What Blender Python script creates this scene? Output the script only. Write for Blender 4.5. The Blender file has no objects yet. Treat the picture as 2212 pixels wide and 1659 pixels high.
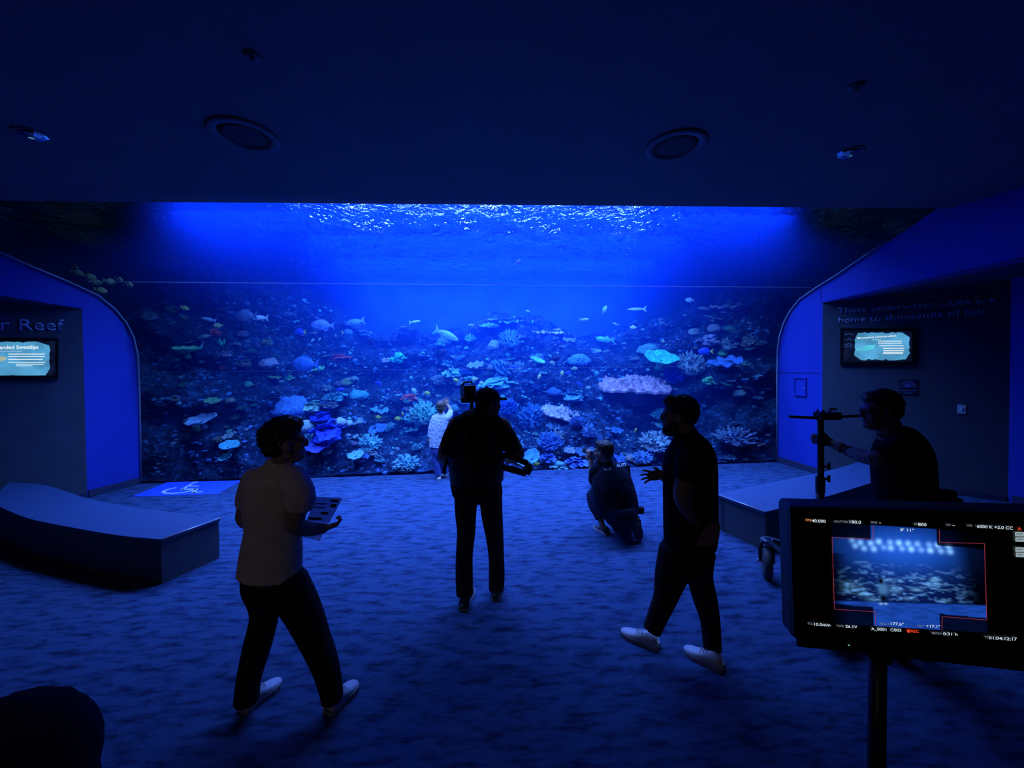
import bpy, bmesh, math, random
import numpy as np
from mathutils import Vector, Matrix, noise
from mathutils.bvhtree import BVHTree
random.seed(7)
scene = bpy.context.scene
COL = scene.collection

# ------------------------------------------------------------------ camera
F, CX, CY, HC = 830.0, 1106.0, 829.5, 2.05
SHIFT = 40.0
cam_data = bpy.data.cameras.new('camera')
cam = bpy.data.objects.new('camera', cam_data)
COL.objects.link(cam)
cam_rot = (Matrix.Rotation(math.radians(-2.4), 3, 'Z') @ Matrix.Rotation(math.radians(89.0), 3, 'X')
           @ Matrix.Rotation(-0.0085, 3, 'Z'))
cam.matrix_world = Matrix.Translation((0, 0, HC)) @ cam_rot.to_4x4()
cam_data.sensor_fit = 'HORIZONTAL'
cam_data.sensor_width = 36.0
cam_data.lens = F / 2212.0 * 36.0
cam_data.shift_y = -SHIFT / 2212.0
cam_data.clip_start = 0.05
scene.camera = cam

def ray(px, py):
    return cam_rot @ Vector(((px - CX) / F, -(py - (CY - SHIFT)) / F, -1.0))
EYE = Vector((0, 0, HC))
def at(px, py, d):                      # point at depth d along the view axis
    return EYE + ray(px, py) * d
def atz(px, py, z=0.0):                 # point on a level plane
    r = ray(px, py)
    return EYE + r * ((z - HC) / r.z)
def aty(px, py, y):
    r = ray(px, py)
    return EYE + r * (y / r.y)

# ------------------------------------------------------------------ world, lights, exposure
world = bpy.data.worlds.new('dark_world')
scene.world = world
world.use_nodes = True
world.node_tree.nodes['Background'].inputs[0].default_value = (0.002, 0.003, 0.008, 1)
world.node_tree.nodes['Background'].inputs[1].default_value = 0.05
scene.view_settings.view_transform = 'Standard'
scene.view_settings.look = 'None'
scene.view_settings.gamma = 1.0
scene.view_settings.use_curve_mapping = False
scene.view_settings.exposure = 0.0
scene.cycles.caustics_refractive = False
scene.cycles.caustics_reflective = False
scene.cycles.max_bounces = 7
scene.cycles.diffuse_bounces = 3
scene.cycles.glossy_bounces = 3

def spot(name, loc, target, energy, color, angle, blend, radius=0.15):
    l = bpy.data.lights.new(name, 'SPOT')
    l.energy = energy; l.color = color
    l.spot_size = math.radians(angle); l.spot_blend = blend
    l.shadow_soft_size = radius
    o = bpy.data.objects.new(name, l)
    COL.objects.link(o)
    o.location = loc
    o.rotation_euler = (Vector(target) - Vector(loc)).to_track_quat('-Z', 'Y').to_euler()
    return o
TANK_BLUE = (0.12, 0.25, 1.0)
def strip(name, y, z, x0, x1, depth, energy, tilt, spread):
    l = bpy.data.lights.new(name, 'AREA'); l.shape = 'RECTANGLE'
    l.size = x1 - x0; l.size_y = depth; l.energy = energy; l.color = TANK_BLUE; l.spread = math.radians(spread)
    o = bpy.data.objects.new(name, l); COL.objects.link(o)
    o.location = ((x0 + x1) / 2, y, z); o.rotation_euler = (math.radians(tilt), 0, 0)   # tilted towards the back of the tank
    return o
# unseen strips added under the surface, in place of light from the lamps above
strip('added_strip_light', 5.3, 4.45, -4.3, 4.1, 0.3, 560, 9, 104)     # added over the curved crown, out of view, to light the carpet
strip('added_strip_light', 6.5, 4.5, -5.2, 5.2, 0.3, 440, 26, 160)
strip('added_strip_light', 7.7, 4.5, -3.6, 3.8, 0.3, 460, 26, 160)
strip('added_strip_light', 9.5, 4.5, -3.9, 4.0, 0.4, 600, 28, 160)
strip('added_strip_light', 12.0, 4.5, -4.3, 4.4, 0.4, 700, 28, 160)
for i in range(8):                      # narrow unseen spots added to draw the light shafts at the back
    x = -3.9 + i * 1.15
    spot('added_shaft_light', (x, 12.3, 4.5), (x * 1.02, 11.9, 0), 420, TANK_BLUE, 42, 0.6, 0.12)
# a dim warm lamp of the corridor behind the camera
spot('corridor_light', (-2.2, -2.2, 3.7), (-1.2, 2.2, 0.9), 22, (1.0, 0.84, 0.72), 85, 0.9, 0.3)

# ------------------------------------------------------------------ materials
def new_mat(name):
    m = bpy.data.materials.new(name)
    m.use_nodes = True
    return m, m.node_tree.nodes, m.node_tree.links

def mat(name, color, rough=0.6, metal=0.0, var=0.15, scale=12.0, bump=0.0, spec=0.5, coords='Object', emit=None, emit_str=0.0):
    m, n, l = new_mat(name)
    b = n['Principled BSDF']
    tc = n.new('ShaderNodeTexCoord')
    nz = n.new('ShaderNodeTexNoise'); nz.inputs['Scale'].default_value = scale; nz.inputs['Detail'].default_value = 5
    l.new(tc.outputs[coords], nz.inputs['Vector'])
    cr = n.new('ShaderNodeValToRGB')
    c = Vector(color)
    cr.color_ramp.elements[0].position = 0.3; cr.color_ramp.elements[1].position = 0.7
    cr.color_ramp.elements[0].color = (*(c * (1 - var)), 1)
    cr.color_ramp.elements[1].color = (*[min(1, v * (1 + var)) for v in c], 1)
    l.new(nz.outputs['Fac'], cr.inputs['Fac'])
    l.new(cr.outputs['Color'], b.inputs['Base Color'])
    b.inputs['Roughness'].default_value = rough
    b.inputs['Metallic'].default_value = metal
    b.inputs['Specular IOR Level'].default_value = spec
    if bump:
        bp = n.new('ShaderNodeBump'); bp.inputs['Strength'].default_value = bump; bp.inputs['Distance'].default_value = 0.02
        l.new(nz.outputs['Fac'], bp.inputs['Height']); l.new(bp.outputs['Normal'], b.inputs['Normal'])
    if emit:
        b.inputs['Emission Color'].default_value = (*emit, 1); b.inputs['Emission Strength'].default_value = emit_str
    return m

# ------------------------------------------------------------------ mesh helpers
class MB:
    def __init__(s): s.v = []; s.f = []
    def add(s, vs, fs):
        o = len(s.v); s.v += [tuple(v) for v in vs]; s.f += [tuple(i + o for i in f) for f in fs]; return s
    def box(s, lo, hi, m=None):
        x0, y0, z0 = lo; x1, y1, z1 = hi
        vs = [Vector(p) for p in ((x0,y0,z0),(x1,y0,z0),(x1,y1,z0),(x0,y1,z0),(x0,y0,z1),(x1,y0,z1),(x1,y1,z1),(x0,y1,z1))]
        if m is not None: vs = [m @ v for v in vs]
        return s.add(vs, [(3,2,1,0),(4,5,6,7),(0,1,5,4),(1,2,6,5),(2,3,7,6),(3,0,4,7)])
    def prism(s, poly, d):              # polygon (3D points) pushed along vector d
        n = len(poly); d = Vector(d); poly = [Vector(p) for p in poly]
        vs = poly + [p + d for p in poly]
        fs = [tuple(range(n - 1, -1, -1)), tuple(range(n, 2 * n))] + [(i, (i + 1) % n, n + (i + 1) % n, n + i) for i in range(n)]
        return s.add(vs, fs)
    def tube(s, pts, rad, seg=10, cap=True):
        pts = [Vector(p) for p in pts]; n = len(pts)
        rads = rad if isinstance(rad, (list, tuple)) else [rad] * n
        up = None; vs = []; fs = []
        for i, p in enumerate(pts):
            t = (pts[min(i + 1, n - 1)] - pts[max(i - 1, 0)])
            t = t.normalized() if t.length > 1e-9 else Vector((0, 0, 1))
            if up is None: up = Vector((0, 0, 1)) if abs(t.z) < 0.9 else Vector((1, 0, 0))
            a = t.cross(up).normalized(); b = a.cross(t).normalized(); up = b
            r = rads[i]; ra, rb = r if isinstance(r, (tuple, list)) else (r, r)
            for k in range(seg):
                th = 2 * math.pi * k / seg
                vs.append(p + a * (math.cos(th) * ra) + b * (math.sin(th) * rb))
        for i in range(n - 1):
            for k in range(seg):
                k2 = (k + 1) % seg
                fs.append((i * seg + k, i * seg + k2, (i + 1) * seg + k2, (i + 1) * seg + k))
        if cap:
            fs.append(tuple(range(seg - 1, -1, -1))); fs.append(tuple((n - 1) * seg + k for k in range(seg)))
        return s.add(vs, fs)
    def lathe(s, prof, c=(0, 0, 0), seg=24, m=None):   # prof: (r, z)
        c = Vector(c); vs = []; fs = []; n = len(prof)
        for r, z in prof:
            for k in range(seg):
                th = 2 * math.pi * k / seg
                v = Vector((r * math.cos(th), r * math.sin(th), z))
                vs.append((m @ v if m is not None else v) + c)
        for i in range(n - 1):
            for k in range(seg):
                k2 = (k + 1) % seg
                fs.append((i * seg + k, i * seg + k2, (i + 1) * seg + k2, (i + 1) * seg + k))
        fs.append(tuple(range(seg - 1, -1, -1))); fs.append(tuple((n - 1) * seg + k for k in range(seg)))
        return s.add(vs, fs)
    def ball(s, c, r, seg=16, rings=10, m=None):
        rx, ry, rz = r if isinstance(r, (tuple, list)) else (r, r, r)
        c = Vector(c); vs = []; fs = []
        def T(v): return (m @ v if m is not None else v) + c
        vs.append(T(Vector((0, 0, rz))))
        for i in range(1, rings):
            ph = math.pi * i / rings
            for k in range(seg):
                th = 2 * math.pi * k / seg
                vs.append(T(Vector((rx * math.sin(ph) * math.cos(th), ry * math.sin(ph) * math.sin(th), rz * math.cos(ph)))))
        vs.append(T(Vector((0, 0, -rz)))); last = len(vs) - 1
        for k in range(seg):
            k2 = (k + 1) % seg
            fs.append((0, 1 + k, 1 + k2))
            for i in range(rings - 2):
                a = 1 + i * seg; b = a + seg
                fs.append((a + k, b + k, b + k2, a + k2))
            a = 1 + (rings - 2) * seg
            fs.append((a + k, last, a + k2))
        return s.add(vs, fs)
    def mesh(s, name, smooth=False):
        me = bpy.data.meshes.new(name)
        me.from_pydata(s.v, [], s.f); me.update()
        if smooth:
            me.polygons.foreach_set('use_smooth', [True] * len(me.polygons))
        return me

def link(name, me, m=None, parent=None, loc=None):
    o = bpy.data.objects.new(name, me)
    COL.objects.link(o)
    if m is not None and not me.materials: me.materials.append(m)
    if parent is not None: o.parent = parent
    if loc is not None: o.location = loc
    return o
def obj(name, mb, m, parent=None, smooth=False, bevel=0.0):
    """link the collected shapes as one mesh; world coordinates, moved under the parent's origin"""
    me = mb.mesh(name, smooth)
    if bevel:
        bm = bmesh.new(); bm.from_mesh(me)
        bmesh.ops.remove_doubles(bm, verts=bm.verts, dist=1e-6)
        es = [e for e in bm.edges if len(e.link_faces) == 2 and e.calc_face_angle(0) > 0.6]
        bmesh.ops.bevel(bm, geom=es, offset=bevel, segments=2, affect='EDGES', profile=0.6)
        bm.to_mesh(me); bm.free()
    o = link(name, me, m)
    if parent is not None:
        o.parent = parent
        me.transform(Matrix.Translation(-root_loc(parent)))
    return o
def root_loc(p):
    v = Vector((0, 0, 0))
    while p is not None:
        v = v + p.location; p = p.parent
    return v
def tag(o, label=None, cat=None, group=None, kind=None):
    if label: o['label'] = label
    if cat: o['category'] = cat
    if group: o['group'] = group
    if kind: o['kind'] = kind
    return o
def thing(name, label, cat, loc=(0, 0, 0), group=None):
    o = bpy.data.objects.new(name, None); COL.objects.link(o)
    o.empty_display_size = 0.1
    o.location = loc
    return tag(o, label, cat, group)
def struct(name, mb, m, smooth=False, bevel=0.0, label=None):
    return tag(obj(name, mb, m, smooth=smooth, bevel=bevel), label=label, kind='structure')

# ------------------------------------------------------------------ the room shell
CEIL = 3.90
HDR = 4.65
WATER = 4.70
TANK_BACK = 14.0
def glass_y(x): return 6.96 + 0.045 * x
# profile of the acrylic: (distance in front of its foot, height)
PROFILE = [(0, -0.30), (0, 0.0), (0, 1.0), (0.0, 1.6), (0.01, 2.15), (0.06, 2.45), (0.15, 2.68), (0.28, 2.88), (0.48, 3.07), (0.80, 3.22), (1.15, 3.36), (1.50, 3.52), (1.90, 3.70), (2.45, 3.90), (2.60, 3.95)]

# carpet
m_carpet, n, l = new_mat('carpet')
b = n['Principled BSDF']; b.inputs['Roughness'].default_value = 0.95; b.inputs['Specular IOR Level'].default_value = 0.15
tc = n.new('ShaderNodeTexCoord'); mp = n.new('ShaderNodeMapping'); mp.inputs['Scale'].default_value = (1.5, 5.0, 1)
mp.inputs['Rotation'].default_value = (0, 0, math.radians(14))
l.new(tc.outputs['Object'], mp.inputs['Vector'])
n1 = n.new('ShaderNodeTexNoise'); n1.inputs['Scale'].default_value = 3.4; n1.inputs['Detail'].default_value = 7; n1.inputs['Roughness'].default_value = 0.62
n1.inputs['Distortion'].default_value = 0.25
l.new(mp.outputs['Vector'], n1.inputs['Vector'])
cr = n.new('ShaderNodeValToRGB')
cr.color_ramp.elements[0].position = 0.34; cr.color_ramp.elements[0].color = (0.010, 0.027, 0.080, 1)
cr.color_ramp.elements[1].position = 0.56; cr.color_ramp.elements[1].color = (0.052, 0.11, 0.24, 1)
e = cr.color_ramp.elements.new(0.45); e.color = (0.030, 0.070, 0.17, 1)
l.new(n1.outputs['Fac'], cr.inputs['Fac'])
n2 = n.new('ShaderNodeTexNoise'); n2.inputs['Scale'].default_value = 260; n2.inputs['Detail'].default_value = 2
l.new(tc.outputs['Object'], n2.inputs['Vector'])
mx = n.new('ShaderNodeMixRGB'); mx.blend_type = 'MULTIPLY'; mx.inputs[0].default_value = 0.5
l.new(cr.outputs['Color'], mx.inputs[1]); l.new(n2.outputs['Color'], mx.inputs[2])
l.new(mx.outputs['Color'], b.inputs['Base Color'])
bp = n.new('ShaderNodeBump'); bp.inputs['Strength'].default_value = 0.5; bp.inputs['Distance'].default_value = 0.01
l.new(n2.outputs['Fac'], bp.inputs['Height']); l.new(bp.outputs['Normal'], b.inputs['Normal'])

m_ceil = mat('ceiling_paint', (0.10, 0.11, 0.16), 0.7, var=0.06, scale=3)
m_blue = mat('blue_wall_paint', (0.008, 0.034, 0.38), 0.75, var=0.04, scale=2)
m_panel = mat('charcoal_wall', (0.045, 0.06, 0.085), 0.8, var=0.12, scale=5)
m_dark = mat('dark_wall', (0.05, 0.055, 0.08), 0.8, var=0.1, scale=3)
m_base = mat('baseboard', (0.03, 0.035, 0.08), 0.5, var=0.1, scale=8)

struct('floor', MB().prism([(-16, -7, 0), (16, -7, 0), (16, glass_y(16), 0), (-16, glass_y(-16), 0)], (0, 0, -0.25)), m_carpet)
struct('ceiling', MB().box((-16, -7, CEIL), (16, HDR, CEIL + 0.2)), m_ceil)
struct('wall_back', MB().box((-16, -7.2, -0.2), (16, -7, 4.2)), m_dark)
struct('wall_header', MB().box((-16, HDR, CEIL + 0.06), (16, HDR + 0.12, 7.4)), m_dark)

# tank shell: side walls, back wall, roof over the lamps
m_tank = mat('tank_liner', (0.05, 0.12, 0.30), 0.8, var=0.25, scale=1.3)
struct('wall_tank_back', MB().box((-9.2, TANK_BACK, -0.5), (8.7, TANK_BACK + 0.2, 7.4)), m_tank)
struct('wall_tank_left', MB().box((-9.2, 6.7, -0.5), (-9.0, TANK_BACK, 7.4)), m_tank)
struct('wall_tank_right', MB().box((8.5, 6.7, -0.5), (8.7, TANK_BACK, 7.4)), m_tank)
struct('wall_tank_roof', MB().box((-9.2, HDR, 7.4), (8.7, TANK_BACK + 0.2, 7.5)), m_dark)
struct('wall_tank_bed', MB().box((-9.2, 6.6, -0.5), (8.7, TANK_BACK + 0.2, -0.32)), m_dark)
struct('wall_tank_front_left', MB().box((-9.2, 6.70, -0.5), (-6.6, 6.82, 2.95)).box((-9.2, HDR, 3.1), (-9.0, 6.7, 7.4)), m_tank)
struct('wall_tank_front_right', MB().box((5.95, 7.15, -0.5), (8.7, 7.3, 2.95)).box((8.5, HDR, 3.1), (8.7, 7.2, 7.4)), m_tank)
struct('wall_tank_ledge_left', MB().box((-9.2, HDR, 3.1), (-6.62, 6.75, 3.18)), m_base)
struct('wall_tank_ledge_right', MB().box((6.02, HDR, 3.1), (8.7, 7.2, 3.18)), m_base)

# acrylic window: a thick curved sheet
m_acryl, n, l = new_mat('acrylic')
for nd in list(n):
    if nd.type != 'OUTPUT_MATERIAL': n.remove(nd)
out = n['Material Output']
tr = n.new('ShaderNodeBsdfTransparent'); tr.inputs[0].default_value = (0.985, 0.99, 1, 1)
gl = n.new('ShaderNodeBsdfGlossy'); gl.inputs['Roughness'].default_value = 0.03
lw = n.new('ShaderNodeFresnel'); lw.inputs['IOR'].default_value = 1.03
mxs = n.new('ShaderNodeMixShader')
l.new(lw.outputs[0], mxs.inputs[0]); l.new(tr.outputs[0], mxs.inputs[1]); l.new(gl.outputs[0], mxs.inputs[2])
l.new(mxs.outputs[0], out.inputs['Surface'])
def acrylic_mesh(x0, x1, off, t, nx=6):
    vs = []; fs = []; m = len(PROFILE)
    for i in range(nx + 1):
        x = x0 + (x1 - x0) * i / nx
        ring = []
        for d, z in PROFILE: ring.append((x, glass_y(x) - d + off, z))
        for d, z in reversed(PROFILE): ring.append((x, glass_y(x) - d + off + t * (1 - 0.62 * min(1, d / 0.8)), z + t * 0.85 * min(1, d / 0.8)))
        vs += ring
    k = 2 * m
    for i in range(nx):
        for j in range(k):
            j2 = (j + 1) % k
            fs.append((i * k + j, i * k + j2, (i + 1) * k + j2, (i + 1) * k + j))
    fs.append(tuple(range(k))); fs.append(tuple(nx * k + j for j in range(k - 1, -1, -1)))
    return MB().add(vs, fs)
win = struct('window_1', acrylic_mesh(-6.75, 6.05, 0.0, 0.16), m_acryl, smooth=False)

# water body (volume only) and its rippled surface
m_water, n, l = new_mat('tank_water')
for nd in list(n):
    if nd.type != 'OUTPUT_MATERIAL': n.remove(nd)
out = n['Material Output']
va = n.new('ShaderNodeVolumeAbsorption'); va.inputs['Color'].default_value = (0.0, 0.55, 0.97, 1); va.inputs['Density'].default_value = 0.22
vs_ = n.new('ShaderNodeVolumeScatter'); vs_.inputs['Color'].default_value = (0.008, 0.085, 1.0, 1); vs_.inputs['Density'].default_value = 0.23
vs_.inputs['Anisotropy'].default_value = 0.25
ad = n.new('ShaderNodeAddShader')
l.new(va.outputs[0], ad.inputs[0]); l.new(vs_.outputs[0], ad.inputs[1]); l.new(ad.outputs[0], out.inputs['Volume'])
prof_w = [(x_, z_) for x_, z_ in PROFILE]
def water_mesh(x0, x1, nx=6):
    vs = []; fs = []
    m = len(PROFILE); k = m + 3
    for i in range(nx + 1):
        x = x0 + (x1 - x0) * i / nx
        for d, z in PROFILE:
            vs.append((x, glass_y(x) - d + 0.17 * (1 - 0.62 * min(1, d / 0.8)), z + 0.15 * min(1, d / 0.8)))
        vs.append((x, 4.78, WATER - 0.03)); vs.append((x, TANK_BACK - 0.02, WATER - 0.03)); vs.append((x, TANK_BACK - 0.02, -0.3))
    for i in range(nx):
        for j in range(k):
            j2 = (j + 1) % k
            fs.append((i * k + j, i * k + j2, (i + 1) * k + j2, (i + 1) * k + j))
    fs.append(tuple(range(k))); fs.append(tuple(nx * k + j for j in range(k - 1, -1, -1)))
    me = MB().add(vs, fs).mesh('tank_water')
    bm = bmesh.new(); bm.from_mesh(me); bmesh.ops.recalc_face_normals(bm, faces=bm.faces); bm.to_mesh(me); bm.free()
    return me
tag(link('tank_water', water_mesh(-8.95, 8.45), m_water), kind='structure')

m_surf, n, l = new_mat('water_surface')
for nd in list(n):
    if nd.type != 'OUTPUT_MATERIAL': n.remove(nd)
out = n['Material Output']
gl = n.new('ShaderNodeBsdfGlass'); gl.inputs['IOR'].default_value = 1.33; gl.inputs['Roughness'].default_value = 0.0
gl.inputs['Color'].default_value = (0.9, 0.96, 1, 1)
tc = n.new('ShaderNodeTexCoord'); nz = n.new('ShaderNodeTexNoise'); nz.inputs['Scale'].default_value = 8.0; nz.inputs['Detail'].default_value = 3
l.new(tc.outputs['Object'], nz.inputs['Vector'])
bp = n.new('ShaderNodeBump'); bp.inputs['Strength'].default_value = 1.0; bp.inputs['Distance'].default_value = 0.34
l.new(nz.outputs['Fac'], bp.inputs['Height']); l.new(bp.outputs['Normal'], gl.inputs['Normal'])
l.new(gl.outputs[0], out.inputs['Surface'])
def ripple_mesh():
    nx, ny = 260, 180
    X = np.linspace(-8.98, 8.48, nx); Y = np.linspace(4.78, 13.99, ny)
    gx, gy = np.meshgrid(X, Y)
    rng = np.random.default_rng(5)
    z = np.zeros_like(gx)
    for k in range(46):
        lam = rng.uniform(0.22, 1.1); th = rng.uniform(-0.9, 0.9) + (math.pi / 2 if rng.random() < 0.75 else 0)
        a = 0.010 * lam ** 0.9
        z += a * np.sin(2 * math.pi / lam * (gx * math.cos(th) + gy * math.sin(th)) + rng.uniform(0, 6.28))
    co = np.stack([gx.ravel(), gy.ravel(), (WATER + z).ravel()], 1)
    idx = np.arange(nx * ny).reshape(ny, nx)
    q = np.stack([idx[:-1, :-1].ravel(), idx[:-1, 1:].ravel(), idx[1:, 1:].ravel(), idx[1:, :-1].ravel()], 1)
    me = bpy.data.meshes.new('water_surface')
    me.from_pydata(co.tolist(), [], q.tolist()); me.update()
    me.polygons.foreach_set('use_smooth', [True] * len(me.polygons))
    return me
tag(link('water_surface', ripple_mesh(), m_surf), kind='structure')

# the lamps over the tank: housings with bright lenses, seen through the ripples
m_lens, n, l = new_mat('lamp_lens')
b = n['Principled BSDF']; b.inputs['Emission Color'].default_value = (0.35, 0.6, 1.0, 1); b.inputs['Emission Strength'].default_value = 26
m_house = mat('lamp_housing', (0.008, 0.008, 0.009), 0.9, spec=0.05)
k = 0
for row, ly in enumerate((7.5, 8.7, 10.0)):
    for i in range(6):
        x = -3.9 + i * 1.5 + (0.4 if row == 1 else 0); zt = 5.75
        t = thing('tank_lamp', 'bright flat lamp above the water whose light glitters in the rippled surface', 'lamp', (x, ly, zt), 'lamps above the water')
        obj('housing', MB().box((x - 0.46, ly - 0.30, zt + 0.01), (x + 0.46, ly + 0.30, zt + 0.16)), m_house, t, bevel=0.02)
        obj('lens', MB().box((x - 0.30, ly - 0.17, zt - 0.006), (x + 0.30, ly + 0.17, zt + 0.008)), m_lens, t)
        obj('hanger', MB().tube([(x, ly, zt + 0.15), (x, ly, 7.4)], 0.02, 6), m_house, t)

# ------------------------------------------------------------------ the reef
def sstep(a, b, x):
    t = max(0.0, min(1.0, (x - a) / (b - a))); return t * t * (3 - 2 * t)
def fbm(p, oct=4, h=0.5):
    a = 1.0; s = 0.0; q = Vector(p)
    for _ in range(oct):
        s += a * noise.noise(q); q = q * 2.03; a *= h
    return s
m_rock, n, l = new_mat('reef_rock')
b = n['Principled BSDF']; b.inputs['Roughness'].default_value = 0.9; b.inputs['Specular IOR Level'].default_value = 0.15
tc = n.new('ShaderNodeTexCoord')
n1 = n.new('ShaderNodeTexNoise'); n1.inputs['Scale'].default_value = 3.2; n1.inputs['Detail'].default_value = 9; n1.inputs['Roughness'].default_value = 0.7
l.new(tc.outputs['Object'], n1.inputs['Vector'])
cr = n.new('ShaderNodeValToRGB'); cr.color_ramp.elements[0].position = 0.36; cr.color_ramp.elements[0].color = (0.006, 0.012, 0.035, 1)
cr.color_ramp.elements[1].position = 0.66; cr.color_ramp.elements[1].color = (0.034, 0.085, 0.25, 1)
e = cr.color_ramp.elements.new(0.53); e.color = (0.011, 0.027, 0.085, 1)
l.new(n1.outputs['Fac'], cr.inputs['Fac'])
n3 = n.new('ShaderNodeTexNoise'); n3.inputs['Scale'].default_value = 11; n3.inputs['Detail'].default_value = 8; n3.inputs['Roughness'].default_value = 0.75
l.new(tc.outputs['Object'], n3.inputs['Vector'])
cr3 = n.new('ShaderNodeValToRGB'); cr3.color_ramp.elements[0].position = 0.54; cr3.color_ramp.elements[1].position = 0.66
l.new(n3.outputs['Fac'], cr3.inputs['Fac'])
mx3 = n.new('ShaderNodeMixRGB'); mx3.inputs[2].default_value = (0.10, 0.20, 0.46, 1)      # pale crusts on the rock
l.new(cr3.outputs['Color'], mx3.inputs[0]); l.new(cr.outputs['Color'], mx3.inputs[1]); l.new(mx3.outputs['Color'], b.inputs['Base Color'])
n2 = n.new('ShaderNodeTexNoise'); n2.inputs['Scale'].default_value = 14; n2.inputs['Detail'].default_value = 6
l.new(tc.outputs['Object'], n2.inputs['Vector'])
bp = n.new('ShaderNodeBump'); bp.inputs['Strength'].default_value = 0.9; bp.inputs['Distance'].default_value = 0.08
l.new(n2.outputs['Fac'], bp.inputs['Height']); l.new(bp.outputs['Normal'], b.inputs['Normal'])

def reef_base(x, t):
    side = sstep(3.0, 6.2, abs(x + 0.3))
    left = sstep(-4.2, -6.0, x)
    y = glass_y(x) + 0.62 + t * (5.1 - 2.7 * side - 0.5 * left)
    top = 3.05 + 0.35 * math.sin(x * 0.9 + 1) + 0.5 * side
    z = -0.12 + top * max(0.0, t) ** 0.9
    return Vector((x, y, z))
def reef_point(x, t):
    p = reef_base(x, t)
    nrm = Vector((0, -0.72, 0.69))
    d = 0.62 * fbm((x * 0.55, t * 2.6, 1.3), 3) + 0.34 * (0.5 - abs(noise.noise((x * 1.7, t * 8.0, 4.1)))) + 0.16 * fbm((x * 4.5, t * 20, 7.7), 3)
    led = 0.22 * math.sin(t * 21 + 2.4 * noise.noise((x * 0.5, t, 9)))     # ledges
    return p + nrm * (d * min(1, 0.3 + t * 4)) + Vector((0, -led * min(1, t * 5), 0))
NXR, NTR = 300, 170
vs = []; fs = []
for j in range(NTR):
    t = -0.02 + 1.12 * j / (NTR - 1)
    for i in range(NXR):
        vs.append(reef_point(-8.6 + 16.9 * i / (NXR - 1), t))
for j in range(NTR - 1):
    for i in range(NXR - 1):
        fs.append((j * NXR + i, j * NXR + i + 1, (j + 1) * NXR + i + 1, (j + 1) * NXR + i))
REEF_BVH = BVHTree.FromPolygons(vs, fs)
reef = obj('reef_rock', MB().add(vs, fs), m_rock, smooth=True)
tag(reef, 'craggy dark rock reef rising from the tank floor behind the acrylic window', 'reef')

def reef_hit(px, py):
    r = ray(px, py)
    h = REEF_BVH.ray_cast(EYE, r.normalized(), 40)
    if h[0] is None: return None
    d = (h[0] - EYE).dot(cam_rot @ Vector((0, 0, -1)))
    return h[0], h[1], d

# coral and fish materials take their own colour per object
def object_colour_mat(name, rough, scale, lo, hi, bump=0.0, spec=0.3):
    m, n, l = new_mat(name)
    b = n['Principled BSDF']; b.inputs['Roughness'].default_value = rough; b.inputs['Specular IOR Level'].default_value = spec
    oi = n.new('ShaderNodeObjectInfo'); tc = n.new('ShaderNodeTexCoord')
    nz = n.new('ShaderNodeTexNoise'); nz.inputs['Scale'].default_value = scale; nz.inputs['Detail'].default_value = 4
    l.new(tc.outputs['Object'], nz.inputs['Vector'])
    cr = n.new('ShaderNodeValToRGB'); cr.color_ramp.elements[0].position = 0.35; cr.color_ramp.elements[1].position = 0.65
    cr.color_ramp.elements[0].color = (lo, lo, lo, 1); cr.color_ramp.elements[1].color = (hi, hi, hi, 1)
    l.new(nz.outputs['Fac'], cr.inputs['Fac'])
    mx = n.new('ShaderNodeMixRGB'); mx.blend_type = 'MULTIPLY'; mx.inputs[0].default_value = 1
    l.new(oi.outputs['Color'], mx.inputs[1]); l.new(cr.outputs['Color'], mx.inputs[2]); l.new(mx.outputs['Color'], b.inputs['Base Color'])
    if bump:
        bp = n.new('ShaderNodeBump'); bp.inputs['Strength'].default_value = bump; bp.inputs['Distance'].default_value = 0.06
        l.new(nz.outputs['Fac'], bp.inputs['Height']); l.new(bp.outputs['Normal'], b.inputs['Normal'])
    return m
m_coral = object_colour_mat('coral', 0.8, 7, 0.45, 1.0, 0.6)
m_fish = object_colour_mat('fish', 0.45, 9, 0.75, 1.0)
m_fin = object_colour_mat('fish_fin', 0.5, 20, 0.8, 1.0)
m_eye = mat('fish_eye', (0.01, 0.01, 0.012), 0.2)

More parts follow.
